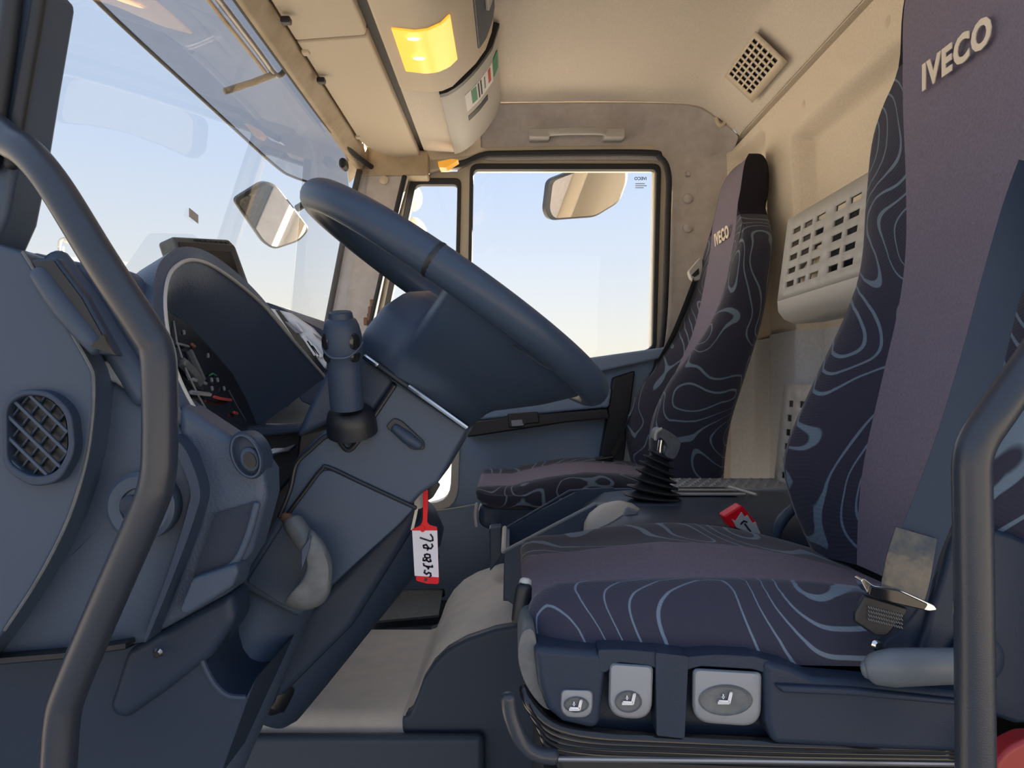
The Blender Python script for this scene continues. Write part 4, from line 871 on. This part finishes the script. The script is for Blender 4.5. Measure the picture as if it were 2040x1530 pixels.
# ================================================================== CENTRE CONSOLE, GEAR LEVER
cc_ = tb = thing('gear_console', 'dark console between the seats with open front tray and gear lever', 'console', R(.2, 1.4, -.45))
def binwall(name, Y, th):
    return extr(name, [R(-.014, Y, -.384), R(-.014, Y, -.300), R(-.006, Y, -.296), R(.140, Y, -.220), R(.150, Y, -.217), R(.30, Y, -.217), R(.30, Y, -.41), R(.02, Y, -.41)], (0, th, 0), M['dark2'], tb, bevel=.002)
binwall('tray_wall', 1.35, .008); binwall('tray_wall', 1.562, .008)
extr('tray_wall', [R(-.016, 1.352, -.39), R(-.016, 1.568, -.39), R(-.014, 1.568, -.300), R(-.014, 1.352, -.300)], (.010, 0, 0), M['dark2'], tb, bevel=.002)
extr('tray_floor', [R(-.01, 1.355, -.37), R(.30, 1.355, -.30), R(.30, 1.565, -.30), R(-.01, 1.565, -.37)], (0, 0, -.006), M['dark'], tb)
tube('tray_rim', [R(-.012, 1.352, -.300), R(-.004, 1.352, -.295), R(.136, 1.352, -.222), R(.152, 1.352, -.216), R(.20, 1.352, -.216)], .0032, M['grey'], tb, n=8, sm=2)
tube('tray_rim', [R(-.015, 1.352, -.300), R(-.015, 1.568, -.300)], .005, M['lightgrey'], tb, n=8, sm=0)
tube('tray_rim', [R(-.012, 1.565, -.300), R(.12, 1.565, -.222), R(.21, 1.565, -.217)], .003, M['dark2'], tb, n=8, sm=0)
rows = []
for Y, dz, dx in ((1.16, -.10, .05), (1.18, -.03, .02), (1.21, -.008, .005), (1.26, 0, 0), (1.40, 0, 0), (1.55, 0, 0), (1.575, -.01, 0), (1.585, -.06, 0)):
    rows.append([R(x+(dx if x < .3 else 0), Y, max(z+dz, -.46)) for x, z in ((.115, -.46), (.125, -.30), (.15, -.245), (.19, -.223), (.24, -.218), (.40, -.218), (.55, -.222), (.60, -.24), (.61, -.46))])
grid('housing', rows, M['dark'], cc_, caps=True, smooth=60)
extr('storage_slot', [R(.30, 1.46, -.2165), R(.44, 1.46, -.2165), R(.44, 1.56, -.2165), R(.30, 1.56, -.2165)], (0, 0, .003), M['black'], cc_)
for Y in (1.455, 1.51): tube('slot_rim', [R(.29, Y, -.213), R(.45, Y, -.213)], .003, M['lightgrey'], cc_, n=8, sm=0)
tube('slot_rim', [R(.45, 1.56, -.213), R(.47, 1.45, -.213)], .003, M['lightgrey'], cc_, n=8, sm=0)
dm = lathe('cable_dome', R(.182, 1.33, -.252), (-.25, 0, 1), [(.060, -.02), (.058, .0), (.052, .018), (.040, .032), (.022, .041), (.004, .044)], M['lightgrey'], cc_, n=28)
box('dome_clip', R(.200, 1.285, -.226), (.022, .012, .03), M['grey'], dm, rot=Matrix.Rotation(math.radians(20), 3, 'Y'))
# lever
gl = thing('gear_lever', 'black pleated gear lever boot with stubby grey shift handle', 'gear lever', R(.27, 1.45, -.22))
rows = []
cs_ = [(1299, 990), (1302, 977), (1304, 962), (1306, 948), (1309, 934), (1312, 920), (1316, 907)]
ra = [58, 54, 49, 44, 39, 33, 27]
axis = V((.30, 0, 1)).normalized(); ua = V((1, 0, -.32)).normalized(); va = V((0, 1, 0))
for i, ((a, b), r) in enumerate(zip(cs_, ra)):
    c = P(a, b, 1.42); s = 1.42/1500
    for k, (f, h) in enumerate(((.64, -.006), (.72, -.004), (.97, -.0015), (1.0, .0005), (.97, .002), (.72, .0035))):
        q = r*s*f; tl_ = V((1, 0, -.10-.33*min(1, i/4))).normalized()
        rows.append([c+V((0, 0, h))+tl_*q*math.cos(2*math.pi*j/36)+va*q*.85*math.sin(2*math.pi*j/36) for j in range(36)])
grid('boot', rows, M['rubber'], gl, cv=True, caps=True, smooth=50)
tube('shaft', [P(1314, 912, 1.42), P(1316, 890, 1.42), P(1318, 876, 1.42)], .006, M['chrome'], gl, n=12)
kn = cr2([(1306, 876), (1307, 860), (1316, 853), (1330, 858), (1350, 872), (1356, 884), (1350, 904), (1342, 914), (1326, 908), (1330, 892), (1324, 878), (1314, 872)], 4)
prism('shift_handle', kn, 1.40, .045, M['levergrey'], gl, bevel=.006, seg=3)
tube('handle_edge', [P(1306, 876, 1.40), P(1308, 862, 1.40), P(1318, 854, 1.40)], .003, M['lightgrey'], gl, n=8)
# park-brake style side lever next to the driver cushion
sl_ = tube('seat_side_lever', [P(1545, 1075, 1.17), P(1556, 1040, 1.17), P(1580, 1014, 1.17), P(1600, 1006, 1.17)], [.005, .009, .008, .005], M['dark2'], n=14)
tag(sl_, 'thin curved dark lever between the driver backrest and the console', 'lever')
# ================================================================== KEYS
ky = thing('key_ring', 'ignition key and steel ring hanging under the steering column', 'keys', P(848, 1050, .83))
tube('ring', [P(846+9*math.cos(t), 965+13*math.sin(t), .835+.004*math.sin(t)) for t in [2*math.pi*i/10 for i in range(10)]], .0008, M['chrome'], ky, n=6, sm=3, closed=True)
prism('key_head', rpoly([(824, 980), (836, 968), (846, 972), (846, 1008), (836, 1016), (824, 1010)], 6), .835, .006, M['lightgrey'], ky, bevel=.0015)
prism('key_blade', [(828, 1010), (834, 1010), (824, 1056), (818, 1056)], .838, .002, M['steel'], ky)
prism('fob', rpoly([(846, 950), (858, 948), (876, 968), (862, 992), (848, 1000)], 4), .845, .012, M['black'], ky, bevel=.003)
tg = thing('key_tag', 'red key tag with handwritten white label hanging from the keys', 'key tag', P(850, 1163, .826))
o_ = rpoly([(843, 974), (852, 974), (853, 1000), (851, 1040), (856, 1046), (871, 1050), (875, 1160), (872, 1164), (850, 1163), (829, 1157), (822, 1060), (820, 1055), (838, 1046), (842, 1036)], 3, 3)
tgb = prism('tag_body', o_, .8275, .0018, M['red'], tg, bevel=.0005)
prism('label', [(821, 1057), (871, 1057), (874, 1150), (826, 1147)], .8268, .0008, M['paper'], tg)
prism('tag_hole_pin', rpoly([(838, 1048), (846, 1048), (846, 1060), (838, 1060)], 4), .8264, .0008, M['red'], tg)
prism('tag_hole', rpoly([(845, 1152), (851, 1152), (851, 1158), (845, 1158)], 3), .8264, .0006, M['black'], tg)
W_ = lambda L: [(780+a/6.373, 940+b/6.373) for a, b in L]
strokes('handwriting', [W_(l) for l in ([(495, 795), (520, 830), (525, 870), (490, 880), (430, 860), (365, 838)],
    [(455, 995), (470, 965), (440, 925), (405, 935), (410, 965), (450, 970), (500, 975), (522, 945), (510, 918)],
    [(420, 1055), (450, 1045), (485, 1055), (490, 1085), (455, 1095), (425, 1085), (420, 1055)],
    [(405, 1095), (402, 1125), (425, 1128), (445, 1105), (450, 1130), (475, 1142), (500, 1135), (490, 1110)],
    [(405, 1165), (412, 1190), (440, 1200), (480, 1205), (520, 1208), (515, 1190)], [(440, 1200), (470, 1222), (465, 1235)],
    [(425, 1250), (415, 1280), (445, 1300), (470, 1280), (495, 1290), (500, 1320), (480, 1338)])], .8262, .0009, M['ink'], tg)
# ================================================================== GRAB HANDLES
gh = thing('grab_handle', 'long dark tubular grab handle bent in front of the dashboard end', 'grab handle', P(110, 1560, .60))
tube('rail', [P(-20, 250, .66), P(20, 282, .645), P(58, 308, .63), P(110, 372, .615), P(200, 518, .60), P(292, 660, .595), P(313, 700, .595), P(318, 760, .595), P(318, 900, .595), P(312, 960, .595), P(292, 1020, .595), P(200, 1230, .598), P(138, 1378, .60), P(124, 1430, .60), P(118, 1500, .60), P(112, 1600, .60)], [.0145]+[.0135]*6, M['tubepaint'], gh, n=24, sm=6)
gb = thing('grab_handle', 'dark tubular grab handle standing in front of the driver seat at right', 'grab handle', P(1945, 1560, .53))
tube('rail', [P(2130, 610, .54), P(2060, 715, .535), P(1985, 822, .53), P(1950, 875, .53), P(1937, 920, .53), P(1937, 990, .53), P(1941, 1250, .53), P(1944, 1600, .53)], .0128, M['tubepaint'], gb, n=24, sm=6)
rl = prism('marker_reflector', rpoly([(1984, 1520), (2010, 1490), (2050, 1470), (2100, 1470), (2100, 1580), (1984, 1580)], 16), .58, .02, M['redlamp'], bevel=.004)
tag(rl, 'red blurred part at the lower right corner beside the grab handle', 'reflector')
pd = prism('pedal', rpoly([(430, 1500), (440, 1492), (486, 1490), (490, 1500), (470, 1516), (432, 1512)], 4), 1.05, .03, M['levergrey'], bevel=.004)
tag(pd, 'worn grey pedal tip at the foot of the steering column', 'pedal')
# ================================================================== OUTSIDE: visor, mirrors, lamp post
vi = thing('sun_visor', 'smoked translucent exterior sun visor above the windscreen', 'sun visor', R(-.56, 1.5, .55))
low = [(-.50, .67, .588), (-.548, .85, .567), (-.588, .98, .556), (-.60, 1.1, .553), (-.60, 1.5, .552), (-.60, 1.9, .553), (-.588, 2.02, .556), (-.548, 2.15, .567), (-.50, 2.33, .588)]
rows = []
lowp = crom([R(*p) for p in low], 6)
for f in (0, .2, .45, .7, .9, 1):
    rows.append([V((p.x+(-.495-p.x)*f-.012*math.sin(f*math.pi), p.y, p.z+(CZ+.735-p.z)*f)) for p in lowp])
o = grid('shield', rows, M['visor'], vi, smooth=80, recalc=False)
if o.data.polygons[20].normal.x < 0: o.data.flip_normals()
tube('shield_edge', lowp, .0035, M['black'], vi, n=8, sm=0)
tube('support_rail', [R(-.507, .95, .664), R(-.507, 1.2, .664), R(-.507, 1.5, .664), R(-.508, 1.60, .662), R(-.503, 1.63, .668), R(-.49, 1.64, .69)], .006, M['steel'], vi, n=10, sm=3)
tube('support_rail', [R(-.518, .95, .655), R(-.518, 1.58, .655)], .004, M['beige_dirty'], vi, n=8, sm=0)
for Y in (1.02, 1.585): tube('support_arm', [R(-.508, Y+.02, .66), R(-.545, Y, .635), R(-.592, Y-.03, .605)], .007, M['beige_dirty'], vi, n=10, sm=0)
def mirror_(name, label, px, Y, nrm_, arm, hous):
    t = thing(name, label, 'mirror', P(px[0][0], max(b for a, b in px), Y))
    nrm_ = V(nrm_).normalized(); c0 = P(sum(a for a, b in px)/len(px), sum(b for a, b in px)/len(px), Y)
    def onp(a, b):
        d = V(((a-CX)/F, 1, -(b-CY)/F)); o = V((0, 0, CZ)); return o+d*((c0-o).dot(nrm_)/d.dot(nrm_))
    out = rpoly(px, 12, 5); pts = [onp(a, b) for a, b in out]; cg = sum(pts, V((0, 0, 0)))/len(pts)
    rows = [[cg+(p-cg)*k-nrm_*d for p in pts] for k, d in ((1.0, -.004), (1.06, .0), (1.06, .02), (.92, .045), (.6, .06), (.1, .064))]
    grid('housing', rows, hous, t, cv=True, caps=True, smooth=50)
    extr('glass', [cg+(p-cg)*.975+nrm_*.0055 for p in pts], -nrm_*.001, M['mirror'], t, smooth=0)
    if arm: tube('arm', [V(a) for a in arm], .012, M['black'], t, n=12, sm=3)
    return t
mirror_('wing_mirror', 'rounded exterior mirror hanging outside the passenger window', [(1098, 360), (1150, 340), (1244, 326), (1246, 360), (1230, 402), (1184, 430), (1100, 436), (1091, 418)], 2.62, (.55, -.80, -.30), [P(1180, 345, 2.66), P(1190, 310, 2.60), P(1180, 285, 2.50), P(1170, 285, 2.39)], M['black'])
mirror_('wing_mirror', 'tilted exterior front mirror seen through the windscreen above the monitor', [(470, 400), (526, 365), (550, 371), (614, 455), (594, 478), (546, 494), (526, 482)], 2.45, (.62, -.70, -.36), [P(592, 415, 2.50), P(640, 392, 2.5), P(720, 385, 2.44)], M['black'])
mh = thing('mirror_cluster', 'cream mirror housings outside the quarter window', 'mirror', P(832, 520, 2.62))
for nm, cxy, rr in (('upper_housing', (822, 395), (20, 26)), ('lower_housing', (822, 470), (30, 38)), ('base_housing', (800, 500), (58, 22))):
    rows = []
    for i in range(9):
        a = -math.pi/2+math.pi*i/8; rows.append([P(cxy[0], cxy[1], 2.66)+V((rr[0]*1.75e-3*math.cos(a)*math.cos(b), .05*math.cos(a)*math.sin(b), rr[1]*1.75e-3*math.sin(a))) for b in [2*math.pi*j/18 for j in range(18)]])
    grid(nm, rows, M['cream'], mh, cv=True, caps=True, smooth=80)
tube('bracket', [P(806, 345, 2.40), P(806, 350, 2.6), P(812, 440, 2.64), P(800, 540, 2.6)], .012, M['black'], mh, n=10)
lpst = thing('street_lamp', 'pale distant street lamp rising behind the dashboard', 'street lamp', (P(118, 700, 60).x, 60, -1.35))
tube('pole', [V((P(118, 700, 60).x, 60, -1.35)), P(118, 600, 60), P(118, 490, 60)], .12, M['galv'], lpst, n=8, sm=0)
tube('pole', [V((P(126, 700, 60).x, 60.4, -1.35)), P(126, 600, 60.4), P(126, 492, 60.4)], .09, M['galv'], lpst, n=8, sm=0)
tube('lamp_arm', [P(118, 492, 60), P(120, 480, 60), P(128, 476, 60), P(140, 477, 60)], .14, M['galv'], lpst, n=8)
tube('lamp_head', [P(132, 478, 60), P(152, 483, 60)], [.25, .16], M['galv'], lpst, n=10, sm=0, flat=.6)
